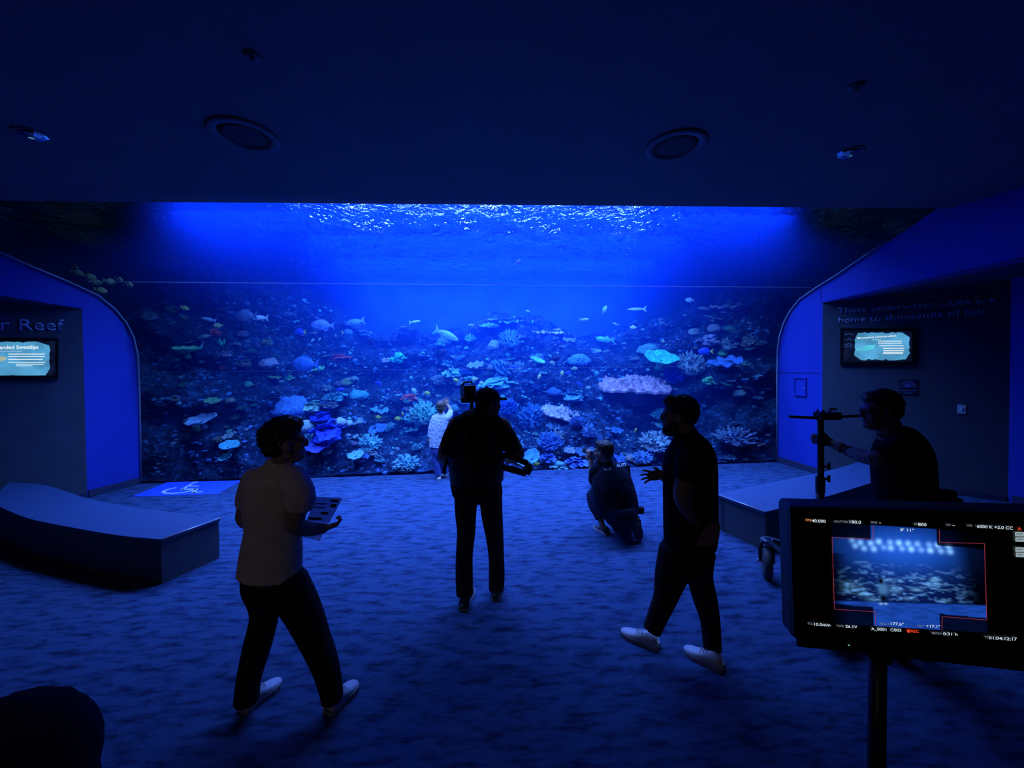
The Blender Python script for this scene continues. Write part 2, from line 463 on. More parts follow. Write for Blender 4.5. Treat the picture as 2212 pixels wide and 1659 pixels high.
def disc_mesh(seed, nu=40, nr=9, cup=0.0, ruffle=0.1, k=7, lump=0.0, lumpf=6.0, thick=0.07, irr=0.2):
    """wavy closed disc of radius about 1 around the origin"""
    rng = random.Random(seed); ph = rng.uniform(0, 6.28); off = rng.uniform(0, 50)
    vs = []; fs = []
    def top(r, th):
        R = 1 + irr * noise.noise((math.cos(th) * 1.4 + off, math.sin(th) * 1.4, 0)) + irr * 0.45 * noise.noise((math.cos(th) * 5 + off, math.sin(th) * 5, 2))
        x = r * R * math.cos(th); y = r * R * math.sin(th)
        z = cup * r * r + ruffle * r ** 2.5 * math.sin(k * th + ph + 1.5 * noise.noise((th, off, 0)))
        z += 0.10 * noise.noise((x * 2 + off, y * 2, 5))
        if lump: z += lump * (abs(noise.noise((x * lumpf + off, y * lumpf, 1))) * 2 - 0.4) * (1.15 - 0.3 * r)
        return Vector((x, y, z))
    for side in (0, 1):
        for i in range(nr + 1):
            r = max(0.02, i / nr)
            for q in range(nu):
                th = 2 * math.pi * q / nu
                p = top(r, th)
                if side: p = p * 1.0; p.z = min(p.z, (cup * r * r)) * 0.6 + 0.4 * p.z - thick * (1.3 - 0.9 * r)
                vs.append(p)
    m = (nr + 1) * nu
    for i in range(nr):
        for q in range(nu):
            q2 = (q + 1) % nu
            fs.append((i * nu + q, (i + 1) * nu + q, (i + 1) * nu + q2, i * nu + q2))
            fs.append((m + i * nu + q, m + i * nu + q2, m + (i + 1) * nu + q2, m + (i + 1) * nu + q))
    for q in range(nu):
        q2 = (q + 1) % nu
        fs.append((nr * nu + q, m + nr * nu + q, m + nr * nu + q2, nr * nu + q2))
    fs.append(tuple(range(nu))); fs.append(tuple(m + q for q in range(nu - 1, -1, -1)))
    return vs, fs
def stem_mb(seed, h=0.6, r=0.28):
    return MB().lathe([(r * 1.3, -h), (r * 0.9, -h * 0.6), (r * 0.8, -h * 0.3), (r * 1.2, 0.0)], seg=10)
def dome_mb(seed, amp=0.10, fr=4.0, seg=30, rings=16):
    mb = MB().ball((0, 0, 0), 1, seg, rings); rng = random.Random(seed); o = rng.uniform(0, 60)
    mb.v = [tuple(Vector(v) * (1 + amp * (1 - 2.4 * abs(noise.noise(Vector(v) * fr + Vector((o, 0, 0))))) + 0.22 * noise.noise(Vector(v) * 1.3 + Vector((0, o, 0))))) for v in mb.v]
    mb.v = [(x, y, z * 0.8 if z > 0 else z * 0.4) for x, y, z in mb.v]
    return mb
def staghorn_mb(seed, nst=70, spread=1.0):
    rng = random.Random(seed); mb = MB()
    core = dome_mb(seed + 1, 0.12, 3, 16, 9); mb.add([tuple(Vector(v) * 0.62) for v in core.v], core.f)
    for _ in range(nst):
        th = rng.uniform(0, 6.28); c = rng.uniform(0.0, 1.0); s_ = math.sqrt(1 - c * c)
        d = Vector((s_ * math.cos(th), s_ * math.sin(th), c * 0.9 + 0.1)).normalized()
        L = rng.uniform(0.85, 1.18) * (0.85 + 0.15 * c)
        a = d * 0.45; e = d * L + Vector((rng.uniform(-.1, .1), rng.uniform(-.1, .1), 0.1))
        mid = (a + e) / 2 + Vector((rng.uniform(-.05, .05), rng.uniform(-.05, .05), 0))
        w = rng.uniform(0.05, 0.085)
        mb.tube([a, mid, e], [w * 1.3, w, w * 0.55], 5)
        if rng.random() < 0.7:
            e2 = mid + (d + Vector((rng.uniform(-.8, .8), rng.uniform(-.8, .8), rng.uniform(0, .5)))).normalized() * 0.32
            mb.tube([mid, e2], [w * 0.85, w * 0.5], 5)
    mb.v = [(x, y, z * 0.8) for x, y, z in mb.v]
    return mb
def lettuce_mb(seed, npl=7):
    rng = random.Random(seed); mb = MB()
    for i in range(npl):
        vs, fs = disc_mesh(seed * 10 + i, 26, 5, 0.22, 0.14, rng.randint(4, 7), 0.05, 6, 0.06, 0.35)
        s_ = rng.uniform(0.32, 0.62); th = rng.uniform(0, 6.28); rr = rng.uniform(0.15, 0.62) * (1 if i else 0)
        M = Matrix.Translation((rr * math.cos(th), rr * math.sin(th), 0.52 - 0.55 * rr + rng.uniform(-.1, .1))) @ Matrix.Rotation(rng.uniform(0.1, 0.5), 4, Vector((-math.sin(th), math.cos(th), 0))) @ Matrix.Scale(s_, 4)
        mb.add([M @ v for v in vs], fs)
    core = dome_mb(seed, 0.15, 3, 12, 7); mb.add([tuple(Vector(v) * 0.6) for v in core.v], core.f)
    return mb
def finger_mb(seed, nf=16):
    rng = random.Random(seed); mb = MB()
    for _ in range(nf):
        th = rng.uniform(0, 6.28); r = 0.75 * math.sqrt(rng.random())
        b0 = Vector((r * math.cos(th), r * math.sin(th), -0.15)); h = rng.uniform(0.5, 1.1) * (1.1 - 0.5 * r)
        w = rng.uniform(0.09, 0.15)
        top_ = b0 * 1.25 + Vector((0, 0, h + .2))
        mb.tube([b0, (b0 + top_) / 2 + Vector((rng.uniform(-.06, .06), rng.uniform(-.06, .06), 0)), top_ - Vector((0, 0, .06)), top_], [w, w * 1.1, w * 0.85, w * 0.35], 7)
    return mb
def leaf_mb(seed, nl=6):                 # leather coral: broad standing lobes
    rng = random.Random(seed); mb = MB()
    for i in range(nl):
        vs, fs = disc_mesh(seed * 7 + i, 22, 5, 0.12, 0.16, 3, 0, 1, 0.10, 0.3)
        th = rng.uniform(-1.3, 1.3); M = Matrix.Translation((0.55 * math.sin(th), 0.25 * rng.uniform(-1, 1), 0.35 + rng.uniform(-.1, .25))) @ Matrix.Rotation(rng.uniform(0.7, 1.25), 4, Vector((1, 0.4 * rng.uniform(-1, 1), 0)).normalized()) @ Matrix.Rotation(th, 4, 'Z') @ Matrix.Scale(rng.uniform(0.4, 0.6), 4)
        mb.add([M @ v for v in vs], fs)
    mb.lathe([(0.5, -0.35), (0.35, 0), (0.2, 0.35)], seg=10)
    return mb
PROTO = {}
def proto(kind, seed):
    key = (kind, seed)
    if key in PROTO: return PROTO[key]
    if kind == 'table':
        mb = MB().add(*disc_mesh(seed, 72, 20, -0.03, 0.03, 5, 0.11, 7.5, 0.12, 0.28)); st = stem_mb(seed, 0.55, 0.34)
    elif kind == 'plate':
        mb = MB().add(*disc_mesh(seed, 44, 10, 0.34, 0.04, 6, 0, 1, 0.07, 0.12)); st = stem_mb(seed, 0.5, 0.22)
    elif kind == 'shelf':
        mb = MB().add(*disc_mesh(seed, 44, 9, 0.10, 0.10, 8, 0.06, 7, 0.08, 0.4)); st = stem_mb(seed, 0.4, 0.3)
    elif kind == 'brain': mb = dome_mb(seed, 0.10, 4.5, 34, 18); st = None
    elif kind == 'staghorn': mb = staghorn_mb(seed); st = None
    elif kind == 'thicket': mb = staghorn_mb(seed + 40, 120); st = None
    elif kind == 'lettuce': mb = lettuce_mb(seed); st = None
    elif kind == 'finger': mb = finger_mb(seed); st = None
    elif kind == 'leather': mb = leaf_mb(seed); st = None
    me = mb.mesh(kind + '_coral', smooth=kind in ('plate', 'brain', 'leather', 'finger', 'shelf')); me.materials.append(m_coral)
    sm = None
    if st is not None:
        sm = st.mesh('stem', True); sm.materials.append(m_coral)
    PROTO[key] = (me, sm); return PROTO[key]
VIEW = cam_rot @ Vector((0, 0, -1))
N_CORAL = [0]
def coral(kind, px, py, w, h, colour, label, group=None, seed=None, roll=0.0, push=0.0, tilt=None, squash=None):
    hit = reef_hit(px, py)
    if hit is None: return None
    p, nrm, d = hit
    N_CORAL[0] += 1
    if seed is None: seed = N_CORAL[0] % 3
    r = w * 0.5 * d / F
    flat = kind in ('table', 'plate', 'shelf')
    me, sm = proto(kind, seed)
    o = bpy.data.objects.new(kind + '_coral', me); COL.objects.link(o)
    ratio = h / w
    if tilt is None: tilt = math.asin(min(0.9, ratio * (0.6 if flat else 0.3)))
    M = Matrix.Rotation(roll, 4, -VIEW) @ Matrix.Rotation(tilt, 4, 'X') @ Matrix.Rotation(random.Random(seed * 31 + int(px)).uniform(0, 6.28), 4, 'Z')
    sz = r * (squash if squash else (1.0 if flat else max(0.5, min(1.5, ratio / 0.62))))
    pos = p - VIEW * (push + (0.25 * r if flat else 0.05 * r)) + Vector((0, 0, (0.12 * r if flat else 0.0)))
    o.matrix_world = Matrix.Translation(pos) @ M @ Matrix.Diagonal((r, r, sz, 1))
    o.color = (*colour, 1)
    tag(o, label, 'coral', group)
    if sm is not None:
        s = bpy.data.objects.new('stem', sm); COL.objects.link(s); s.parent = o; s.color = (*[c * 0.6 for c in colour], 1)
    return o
PINK = (1.0, 0.50, 0.78); TEAL = (0.10, 0.95, 0.85); CYAN = (0.30, 0.75, 0.95); BLUE = (0.12, 0.30, 0.95); DEEP = (0.04, 0.06, 0.95)
GREY = (0.45, 0.58, 0.75); LILAC = (0.60, 0.50, 0.85); GREEN = (0.25, 0.90, 0.50); RED = (1.0, 0.16, 0.20); OLIVE = (0.42, 0.60, 0.35); BROWN = (0.4, 0.35, 0.4); PALE = (0.7, 0.85, 0.95)
NAMED = [
 # kind, px, py, w, h, colour, label, roll, push
 ('table', 1350, 832, 146, 46, PINK, 'large pink table coral with a lumpy flat crown', 0.05, 0.5),
 ('table', 1213, 890, 92, 34, (0.85, 0.62, 0.9), 'pale pink table coral tilting down to the right below the large pink one', -0.22, 0.45),
 ('plate', 1402, 785, 66, 48, TEAL, 'bright turquoise dish coral above the large pink table coral', 0.0, 0.7),
 ('brain', 1420, 757, 62, 26, (0.16, 0.45, 0.6), 'blue green layered dome coral just above the turquoise dish coral', 0, -0.45),
 ('staghorn', 1485, 800, 66, 58, GREY, 'grey bushy branching coral right of the turquoise dish coral', 0, 0.2),
 ('thicket', 1446, 818, 48, 52, DEEP, 'deep blue branching coral between pink table coral and grey bushy coral', 0, 0.25),
 ('lettuce', 1518, 826, 26, 20, GREEN, 'small pale green coral below the grey bushy coral', 0, 0.25),
 ('shelf', 1556, 786, 64, 22, BLUE, 'bright blue shelf coral sloping up on the right side of the reef', 0.25, 0.2),
 ('lettuce', 1530, 742, 44, 30, LILAC, 'lilac ruffled coral above the blue shelf coral at right', 0, 0),
 ('staghorn', 1572, 752, 40, 30, GREY, 'grey spiky coral right of the lilac ruffled coral', 0, 0),
 ('shelf', 1562, 668, 60, 18, LILAC, 'lilac shelf coral at the top of the right hand rock', 0.1, 0),
 ('shelf', 1540, 690, 40, 16, GREY, 'grey shelf coral under the lilac one on top of right hand rock', -0.15, 0),
 ('lettuce', 1612, 742, 42, 36, BROWN, 'brownish ruffled coral farthest right on the reef', 0, 0),
 ('brain', 1560, 1350 - 585, 18, 14, GREEN, 'small green knob coral on the right hand rock', 0, 0),
 ('brain', 634, 888, 76, 44, BLUE, 'wide dim blue dome coral behind the head of the man in white', 0, 0),
 ('lettuce', 682, 882, 50, 28, (0.5, 0.85, 0.75), 'pale green leafy coral beside the dim blue dome', 0, 0.1),
 ('lettuce', 662, 900, 32, 24, (0.5, 0.8, 0.8), 'pale green leafy coral lower left of its twin', 0, 0.15),
 ('lettuce', 707, 902, 62, 26, DEEP, 'deep blue ruffled coral on top of the left coral mound', 0, 0.2),
 ('lettuce', 725, 936, 88, 54, (0.06, 0.12, 0.95), 'largest deep blue ruffled coral of the left mound', 0, 0.3),
 ('shelf', 706, 958, 60, 22, (0.12, 0.16, 0.9), 'deep blue shelf coral at the foot of the left mound', 0.05, 0.3),
 ('brain', 677, 919, 30, 22, PALE, 'pale cyan knob coral left of the deep blue ruffled coral', 0, 0.25),
 ('brain', 747, 909, 24, 16, PALE, 'pale knob coral at the top right of the left mound', 0, 0.25),
 ('brain', 765, 912, 16, 12, PALE, 'smallest pale knob coral at the right of the left mound', 0, 0.25),
 ('plate', 826, 929, 40, 24, BLUE, 'blue dish coral with a folded rim right of the left mound', 0.15, 0.2),
 ('staghorn', 808, 961, 62, 38, CYAN, 'cyan bushy coral low between the man in white and the cameraman', 0, 0.2),
 ('plate', 784, 980, 32, 18, CYAN, 'small cyan dish coral under the cyan bushy coral', 0, 0.3),
 ('lettuce', 728, 862, 48, 24, (0.15, 0.6, 0.75), 'teal leafy coral at the back of the left mound', 0, 0),
 ('brain', 772, 857, 42, 22, (0.12, 0.5, 0.85), 'smooth blue dome coral at the back of the left mound', 0, 0),
 ('thicket', 880, 1006, 62, 38, CYAN, 'cyan thicket coral against the glass left of the child', 0, 0.1),
 ('lettuce', 888, 908, 34, 30, CYAN, 'curled cyan coral left of the bright cyan mound', 0, 0.1),
 ('plate', 468, 910, 54, 28, (0.35, 0.55, 0.95), 'pale blue notched plate coral on the dark left rock', 0.1, 0.3),
 ('brain', 438, 925, 20, 18, (0.3, 0.7, 0.55), 'round green coral left under the notched plate coral', 0, 0.1),
 ('plate', 529, 958, 36, 20, (0.15, 0.75, 0.95), 'sky blue dish coral at the foot of the dark left rock', -0.15, 0.35),
 ('plate', 515, 983, 26, 15, (0.2, 0.85, 0.95), 'smaller sky blue dish coral below the other one at far left', 0.1, 0.3),
 ('plate', 435, 764, 52, 12, GREEN, 'flat mint green plate coral high on the dark left rock', -0.06, 0.3),
 ('lettuce', 465, 724, 28, 22, RED, 'dim red coral upper left above the mint green plate', 0, 0),
 ('finger', 479, 744, 18, 22, TEAL, 'teal finger coral below the dim red coral', 0, 0),
 ('lettuce', 480, 796, 16, 18, RED, 'small red coral right below the mint green plate', 0, 0),
 ('lettuce', 732, 777, 46, 20, RED, 'larger red soft coral in the middle left of the reef', 0.05, 0),
 ('lettuce', 889, 861, 44, 17, RED, 'red soft coral above and left of the child', -0.05, 0.2),
 ('brain', 579, 788, 38, 22, LILAC, 'dim lilac brain coral left of the big blue fish', 0, 0),
 ('shelf', 690, 800, 36, 16, GREEN, 'green shelf coral under the tail of the big blue fish', 0.12, 0.1),
 ('lettuce', 625, 819, 24, 12, GREEN, 'small green coral lower left of the big blue fish', 0, 0),
 ('brain', 537, 833, 16, 15, (0.15, 0.65, 0.6), 'small round teal coral on the left slope', 0, 0),
 ('lettuce', 864, 780, 34, 28, TEAL, 'teal leafy coral upper left of the cameraman', 0, 0.1),
 ('shelf', 470, 866, 30, 11, (0.2, 0.5, 0.3), 'dark green shelf coral on the left rock', -0.2, 0.1),
 ('thicket', 922, 902, 62, 56, (0.45, 0.95, 0.95), 'bright cyan mound of branching coral beside the child', 0, 0.3),
 ('leather', 1083, 812, 84, 46, (0.08, 0.32, 0.75), 'broad lobed blue leather coral above the cameraman', 0, 0.15),
 ('lettuce', 1076, 832, 84, 24, (0.25, 0.7, 0.9), 'bright cyan rimmed shelf coral just over the cap of the cameraman', 0.05, 0.35),
 ('lettuce', 975, 812, 44, 28, CYAN, 'cyan ruffled coral left above the camera box', 0, 0.1),
 ('brain', 1067, 751, 28, 22, GREY, 'grey blue brain coral in the upper middle of the reef', 0, 0),
 ('staghorn', 1102, 744, 62, 42, (0.2, 0.5, 0.8), 'blue branching coral right of the grey brain coral', 0, 0),
 ('plate', 1159, 784, 34, 16, (0.3, 0.95, 0.9), 'tilted cyan dish coral in the middle of the reef', -0.35, 0.2),
 ('thicket', 1098, 885, 48, 38, (0.08, 0.25, 0.95), 'vivid blue bushy coral right of the face of the cameraman', 0, 0.3),
 ('plate', 1146, 978, 38, 36, (0.12, 0.5, 0.95), 'smooth round blue plate coral by the elbow of the cameraman', 0.5, 0.5),
 ('thicket', 1150, 915, 78, 62, (0.10, 0.32, 0.8), 'large fine branched blue coral left under the pale pink table coral', 0, 0.1),
 ('thicket', 1185, 960, 56, 44, (0.12, 0.34, 0.85), 'fine branched blue coral below the larger one', 0, 0.2),
 ('lettuce', 1182, 985, 40, 22, BLUE, 'blue leafy coral right of the smooth round plate coral', 0, 0.3),
 ('staghorn', 1268, 935, 36, 50, (0.2, 0.45, 0.85), 'upright blue coral above the kneeling man', 0, 0.1),
 ('brain', 1251, 782, 48, 24, (0.12, 0.35, 0.85), 'hazy blue dome coral left of the turquoise dish coral', 0, 0),
 ('staghorn', 1408, 962, 84, 44, GREY, 'wide grey blue coral bed left of the bearded man', 0, 0.2),
 ('thicket', 1379, 990, 46, 28, (0.2, 0.45, 0.9), 'blue coral clump at the glass right of the kneeling man', 0, 0.2),
 ('lettuce', 1240, 996, 52, 26, BLUE, 'blue leafy coral at the glass left of the kneeling man', 0, 0.3),
 ('lettuce', 1205, 1003, 46, 16, CYAN, 'cyan leafy coral at the glass below the smooth plate coral', 0, 0.2),
 ('brain', 1354, 986, 20, 12, BROWN, 'small brown coral knob right of the head of the kneeling man', 0, 0.2),
 ('staghorn', 1580, 950, 90, 40, (0.25, 0.35, 0.6), 'dim grey coral bed right behind the bearded man', 0, 0.1),
 ('lettuce', 1240, 860, 70, 26, (0.15, 0.5, 0.8), 'blue green leafy coral between the two pink table corals', 0, 0),
 ('shelf', 1308, 735, 44, 13, (0.15, 0.7, 0.8), 'hazy teal shelf coral left above the turquoise dish coral', 0.05, 0.1),
 ('shelf', 956, 694, 46, 16, (0.2, 0.4, 0.8), 'hazy blue shelf coral on the back crest above the diving pale fish', 0, 0),
 ('shelf', 998, 692, 56, 20, (0.2, 0.45, 0.8), 'hazy blue shelf coral on the back crest beside it to the right', 0, 0),
 ('shelf', 1102, 700, 56, 18, BLUE, 'hazy blue shelf coral in the middle of the back crest', 0, 0),
 ('shelf', 1176, 684, 96, 20, BLUE, 'widest hazy shelf coral at the top of the back crest', 0.03, 0),
 ('shelf', 1170, 722, 34, 10, LILAC, 'thin lilac shelf coral under the widest hazy shelf', 0, 0.1),
 ('shelf', 1204, 722, 28, 10, LILAC, 'thin lilac shelf coral right of its twin under the hazy crest', 0, 0.1),
 ('staghorn', 1017, 735, 30, 18, (0.3, 0.8, 0.8), 'small teal coral right of the diving pale fish', 0, 0.1),
]
for k_, px, py, w, h, c, lab, roll, push in NAMED:
    coral(k_, px, py, w, h, c, lab, roll=roll, push=push, seed=0 if k_ == 'table' else None)
# the many smaller corals that cover the rock; each is told by its look and its nearest landmark
ANCHORS = [('the large pink table coral', 1350, 832), ('the pale pink table coral', 1213, 890), ('the turquoise dish coral', 1402, 783), ('the grey bushy coral', 1485, 800),
 ('the blue shelf coral at right', 1556, 786), ('the lilac coral topping the right rock', 1562, 668), ('the brownish coral farthest right', 1612, 742), ('the deep blue left mound', 720, 930),
 ('the cyan bushy coral', 808, 961), ('the notched plate coral', 468, 910), ('the sky blue dish coral', 529, 958), ('the mint green plate coral', 435, 764), ('the dim red coral', 465, 724),
 ('the larger red soft coral', 732, 777), ('the red coral above the child', 889, 861), ('the lilac brain coral', 579, 788), ('the round teal coral', 537, 833), ('the bright cyan mound', 922, 902),
 ('the lobed leather coral', 1083, 812), ('the grey brain coral', 1067, 751), ('the tilted cyan dish coral', 1159, 784), ('the smooth round plate coral', 1146, 978), ('the kneeling photographer', 1300, 1000),
 ('the hazy blue dome coral', 1251, 782), ('the widest hazy shelf coral', 1176, 684), ('the diving pale fish', 964, 723), ('the largest blue fish', 660, 787), ('the pale blue fish at top', 766, 696),
 ('the teal leafy coral', 864, 780), ('the beard of the walking man', 1440, 935), ('the dim grey coral bed', 1580, 950), ('the cyan thicket at the glass', 880, 1006), ('the blue folded dish coral', 826, 929),
 ('the small cyan dish coral', 784, 980), ('the camera box', 1008, 845), ('the large dim grey fish', 532, 683), ('the lilac ruffled coral at right', 1530, 742), ('the fine branched blue coral', 1150, 915)]
KIND_WORD = {'staghorn': 'branching', 'thicket': 'bushy', 'lettuce': 'ruffled', 'shelf': 'shelf', 'brain': 'dome'}
SEEN = set()
def tell(kind, px, py, w, cname):
    near = sorted(ANCHORS, key=lambda a: math.hypot(a[1] - px, a[2] - py))
    for nm, ax, ay in near[:4]:
        dx, dy = px - ax, py - ay
        if abs(dx) > 2.2 * abs(dy): d = 'left of' if dx < 0 else 'right of'
        elif abs(dy) > 2.2 * abs(dx): d = 'straight above' if dy < 0 else 'straight below'
        else: d = ('upper ' if dy < 0 else 'lower ') + ('left of' if dx < 0 else 'right of')
        size = 'tiny' if w < 17 else 'small' if w < 25 else 'medium'
        lab = f'{size} {cname} {KIND_WORD[kind]} coral {d} {nm}'
        if lab not in SEEN: SEEN.add(lab); return lab
    return None
rng = random.Random(11)
C_ = {'grey': GREY, 'brown': BROWN, 'olive': OLIVE, 'lilac': LILAC, 'cyan': CYAN, 'blue': BLUE, 'slate blue': (.2, .4, .8), 'teal': (.2, .6, .6), 'sea blue': (.2, .55, .85), 'pale blue': (.5, .7, .95)}
ZONES = [  # x0, x1, y0, y1, count, group, palette
 (330, 520, 660, 800, 12, 'small corals on the upper left rock', ('grey', 'brown', 'olive', 'lilac')),
 (380, 560, 830, 1020, 16, 'small corals on the lower left rock', ('grey', 'brown', 'teal')),
 (520, 900, 690, 850, 28, 'small corals on the left slope', ('grey', 'olive', 'lilac', 'slate blue', 'teal', 'brown')),
 (640, 960, 860, 1020, 32, 'small corals crowding the left mound', ('cyan', 'blue', 'grey', 'sea blue', 'lilac')),
 (900, 1300, 670, 780, 28, 'small corals on the back crest', ('blue', 'grey', 'slate blue', 'teal')),
 (940, 1300, 780, 900, 32, 'small corals in the middle of the reef', ('cyan', 'blue', 'grey', 'sea blue', 'pale blue')),
 (1110, 1430, 900, 1008, 28, 'small corals along the glass', ('blue', 'slate blue', 'grey', 'cyan')),
 (1280, 1500, 670, 800, 12, 'small corals around the turquoise dish', ('blue', 'grey', 'sea blue')),
 (1490, 1640, 650, 850, 26, 'small corals on the right hand rock', ('grey', 'lilac', 'brown', 'teal', 'blue')),
 (1400, 1660, 850, 1000, 10, 'small corals low on the right hand rock', ('grey', 'brown', 'slate blue')),
]
for x0, x1, y0, y1, cnt, grp, pal in ZONES:
    for q in range(cnt):
        k_ = rng.choice(('staghorn', 'lettuce', 'shelf', 'brain', 'thicket', 'shelf', 'lettuce', 'staghorn'))
        w = rng.uniform(12, 46 if 'middle' in grp or 'glass' in grp or 'left mound' in grp else 34); px = rng.uniform(x0, x1); py = rng.uniform(y0, y1)
        cn = rng.choice(pal); c = Vector(C_[cn]) * rng.uniform(0.45, 0.9)
        lab = tell(k_, px, py, w, cn)
        if lab is None: continue
        coral(k_, px, py, w, w * rng.uniform(0.3, 0.7), c, lab, group=grp, seed=rng.randint(0, 2), roll=rng.uniform(-.3, .3), push=rng.uniform(-0.05, 0.15))
# countless nubs, crusts and ledges between them
def rubble(name, label, colour, cnt, seed, x0=330, x1=1660):
    rng = random.Random(seed); mb = MB()
    base = [MB().ball((0, 0, 0), 1, 7, 4), MB().add(*disc_mesh(seed, 9, 2, 0.1, 0.2, 3, 0, 1, 0.12, 0.4)), MB().tube([(0, 0, -.2), (0.05, 0, .5), (0.15, 0.1, 1.1)], [.35, .3, .12], 5)]
    n_ = 0
    while n_ < cnt:
        px = rng.uniform(x0, x1); py = rng.uniform(640, 1024)
        if noise.noise((px * 0.012 + seed, py * 0.02, 0)) < -0.12: continue
        h = reef_hit(px, py)
        if h is None or h[2] > 15: continue
        p, nr, d = h; n_ += 1
        b_ = rng.choice(base); r = rng.uniform(2.0, 6.5) * d / F
        M = Matrix.Translation(p - nr * r * 0.35) @ Matrix.Rotation(rng.uniform(-.5, .7), 4, 'X') @ Matrix.Rotation(rng.uniform(0, 6.28), 4, 'Z') @ Matrix.Diagonal((r * rng.uniform(.8, 1.7), r * rng.uniform(.8, 1.3), r * rng.uniform(.4, .9), 1))
        mb.add([M @ Vector(v) for v in b_.v], b_.f)
    o = obj(name, mb, m_coral, smooth=False); o.color = (*colour, 1)
    return tag(o, label, 'coral', kind='stuff')
rubble('coral_rubble', 'blue crusts and nubs covering the reef between the larger corals', (0.10, 0.25, 0.7), 1500, 21)
rubble('coral_rubble', 'pale grey crusts and nubs scattered over the whole reef', (0.26, 0.38, 0.60), 620, 22)
rubble('coral_rubble', 'cyan crusts and nubs scattered over the middle of the reef', (0.20, 0.60, 0.80), 420, 23, 620, 1500)

# ------------------------------------------------------------------ fish
def fish_parts(deep=0.42, thick=0.16, seed=0):
    """body along +X, length 1, nose at x=.5"""
    N = 14; S = 12; vs = []; fs = []
    for i in range(N):
        t = i / (N - 1); x = 0.5 - 0.80 * t
        prof = (math.sin(math.pi * min(1, t * 0.93 + 0.05)) ** 0.8)
        hh = deep * 0.5 * prof + 0.03 * (t > 0.8) ; ww = thick * 0.5 * prof + 0.008
        if i == 0: hh, ww = 0.02, 0.015
        for k in range(S):
            a = 2 * math.pi * k / S
            vs.append((x, ww * math.cos(a), hh * math.sin(a) + 0.02 * math.sin(a) * prof))
    for i in range(N - 1):
        for k in range(S):
            k2 = (k + 1) % S; fs.append((i * S + k, (i + 1) * S + k, (i + 1) * S + k2, i * S + k2))
    fs.append(tuple(range(S))); fs.append(tuple((N - 1) * S + k for k in range(S - 1, -1, -1)))
    body = MB().add(vs, fs)
    def fin(poly, th=0.012): return MB().prism([(x, -th / 2, z) for x, z in poly], (0, th, 0))
    d = deep
    tail = fin([(-0.27, 0.03), (-0.40, 0.10), (-0.52, 0.20), (-0.46, 0.05), (-0.445, 0.0), (-0.46, -0.05), (-0.52, -0.20), (-0.40, -0.10), (-0.27, -0.03)])
    dorsal = fin([(0.22, d * 0.40), (0.12, d * 0.62), (-0.08, d * 0.62), (-0.24, d * 0.34), (-0.22, d * 0.22), (0.1, d * 0.42)])
    anal = fin([(-0.02, -d * 0.44), (-0.10, -d * 0.62), (-0.22, -d * 0.44), (-0.24, -d * 0.2), (-0.1, -d * 0.38)])
    pect = MB()
    eye = MB()
    for s in (-1, 1):
        pect.prism([(0.17, s * thick * .46, 0.0), (0.05, s * thick * 0.95, 0.03), (0.02, s * thick * 0.95, -0.09), (0.12, s * thick * 0.47, -0.06)], (0, 0.008, 0))
        eye.ball((0.36, s * thick * 0.34, 0.045), 0.022, 8, 6)
    return body, tail, dorsal, anal, pect, eye
def flat_join(mbs):
    o = MB()
    for m in mbs: o.add(m.v, m.f)
    return o
FISH = {}
def fish_proto(shape, big):
    key = (shape, big)
    if key in FISH: return FISH[key]
    deep, thick = {'oval': (0.46, 0.15), 'slim': (0.24, 0.13), 'deep': (0.58, 0.14), 'long': (0.15, 0.10)}[shape]
    P = fish_parts(deep, thick)
    if big:
        ms = []
        for nm, mb, m in zip(('fish', 'tail_fin', 'dorsal_fin', 'anal_fin', 'pectoral_fins', 'eyes'), P, (m_fish, m_fin, m_fin, m_fin, m_fin, m_eye)):
            me = mb.mesh(nm, nm in ('fish', 'eyes')); me.materials.append(m); ms.append((nm, me))
    else:
        me = flat_join(P[:5]).mesh('fish', False); me.materials.append(m_fish); ms = [('fish', me)]
    FISH[key] = ms; return ms
def fish(px, py, w, colour, label, face=-1, shape='oval', pitch=0.0, tail=None, depth=None, turn=0.25, group=None):
    hit = reef_hit(px, py)
    if depth is None:
        rr = random.Random(int(px * 7 + py))
        dmax = hit[2] - 0.35 if hit else 11.0
        depth = max(7.45 if px > 330 else 6.3, min(dmax, dmax - rr.uniform(0.1, 1.0)))
    big = w >= 26
    L = w * depth / F / max(0.5, math.cos(turn))
    ms = fish_proto(shape, big)
    root = None
    yaw = (0 if face > 0 else math.pi) + turn * (1 if (int(px) % 2) else -1)
    for nm, me in ms:
        o = bpy.data.objects.new(nm, me); COL.objects.link(o)
        o.color = (*colour, 1)
        if root is None:
            root = o
            o.location = at(px, py, depth); o.rotation_euler = (0, -pitch, yaw); o.scale = (L, L, L)
        else:
            o.parent = root
            if nm == 'tail_fin' and tail: o.color = (*tail, 1); o['label'] = 'yellow tail fin' if tail == YEL else 'pale tail fin'
    return tag(root, label, 'fish', group)
YEL = (0.95, 0.90, 0.18); FB = (0.06, 0.12, 0.95); FG = (0.35, 0.5, 0.8); FD = (0.01, 0.012, 0.03); FP = (0.7, 0.85, 1.0); FO = (0.45, 0.45, 0.25)
for (x, y, lab) in ((160, 577, 'top fish of the olive school by the left wall'), (165, 588, 'olive fish right under the top one of the left school'), (193, 597, 'pale olive fish in the middle of the left school'),
                    (207, 610, 'olive fish above the lowest one in the left school'), (237, 608, 'olive fish fourth from the right end of the left school'), (256, 604, 'olive fish highest at the right end of the left school'),
                    (278, 615, 'olive fish at the right tip of the left school'), (217, 627, 'lowest olive fish of the left school')):
    fish(x, y, 24, (0.95, 1.0, 0.4), lab, face=1, pitch=-0.25, depth=6.75, group='olive school by the left wall')
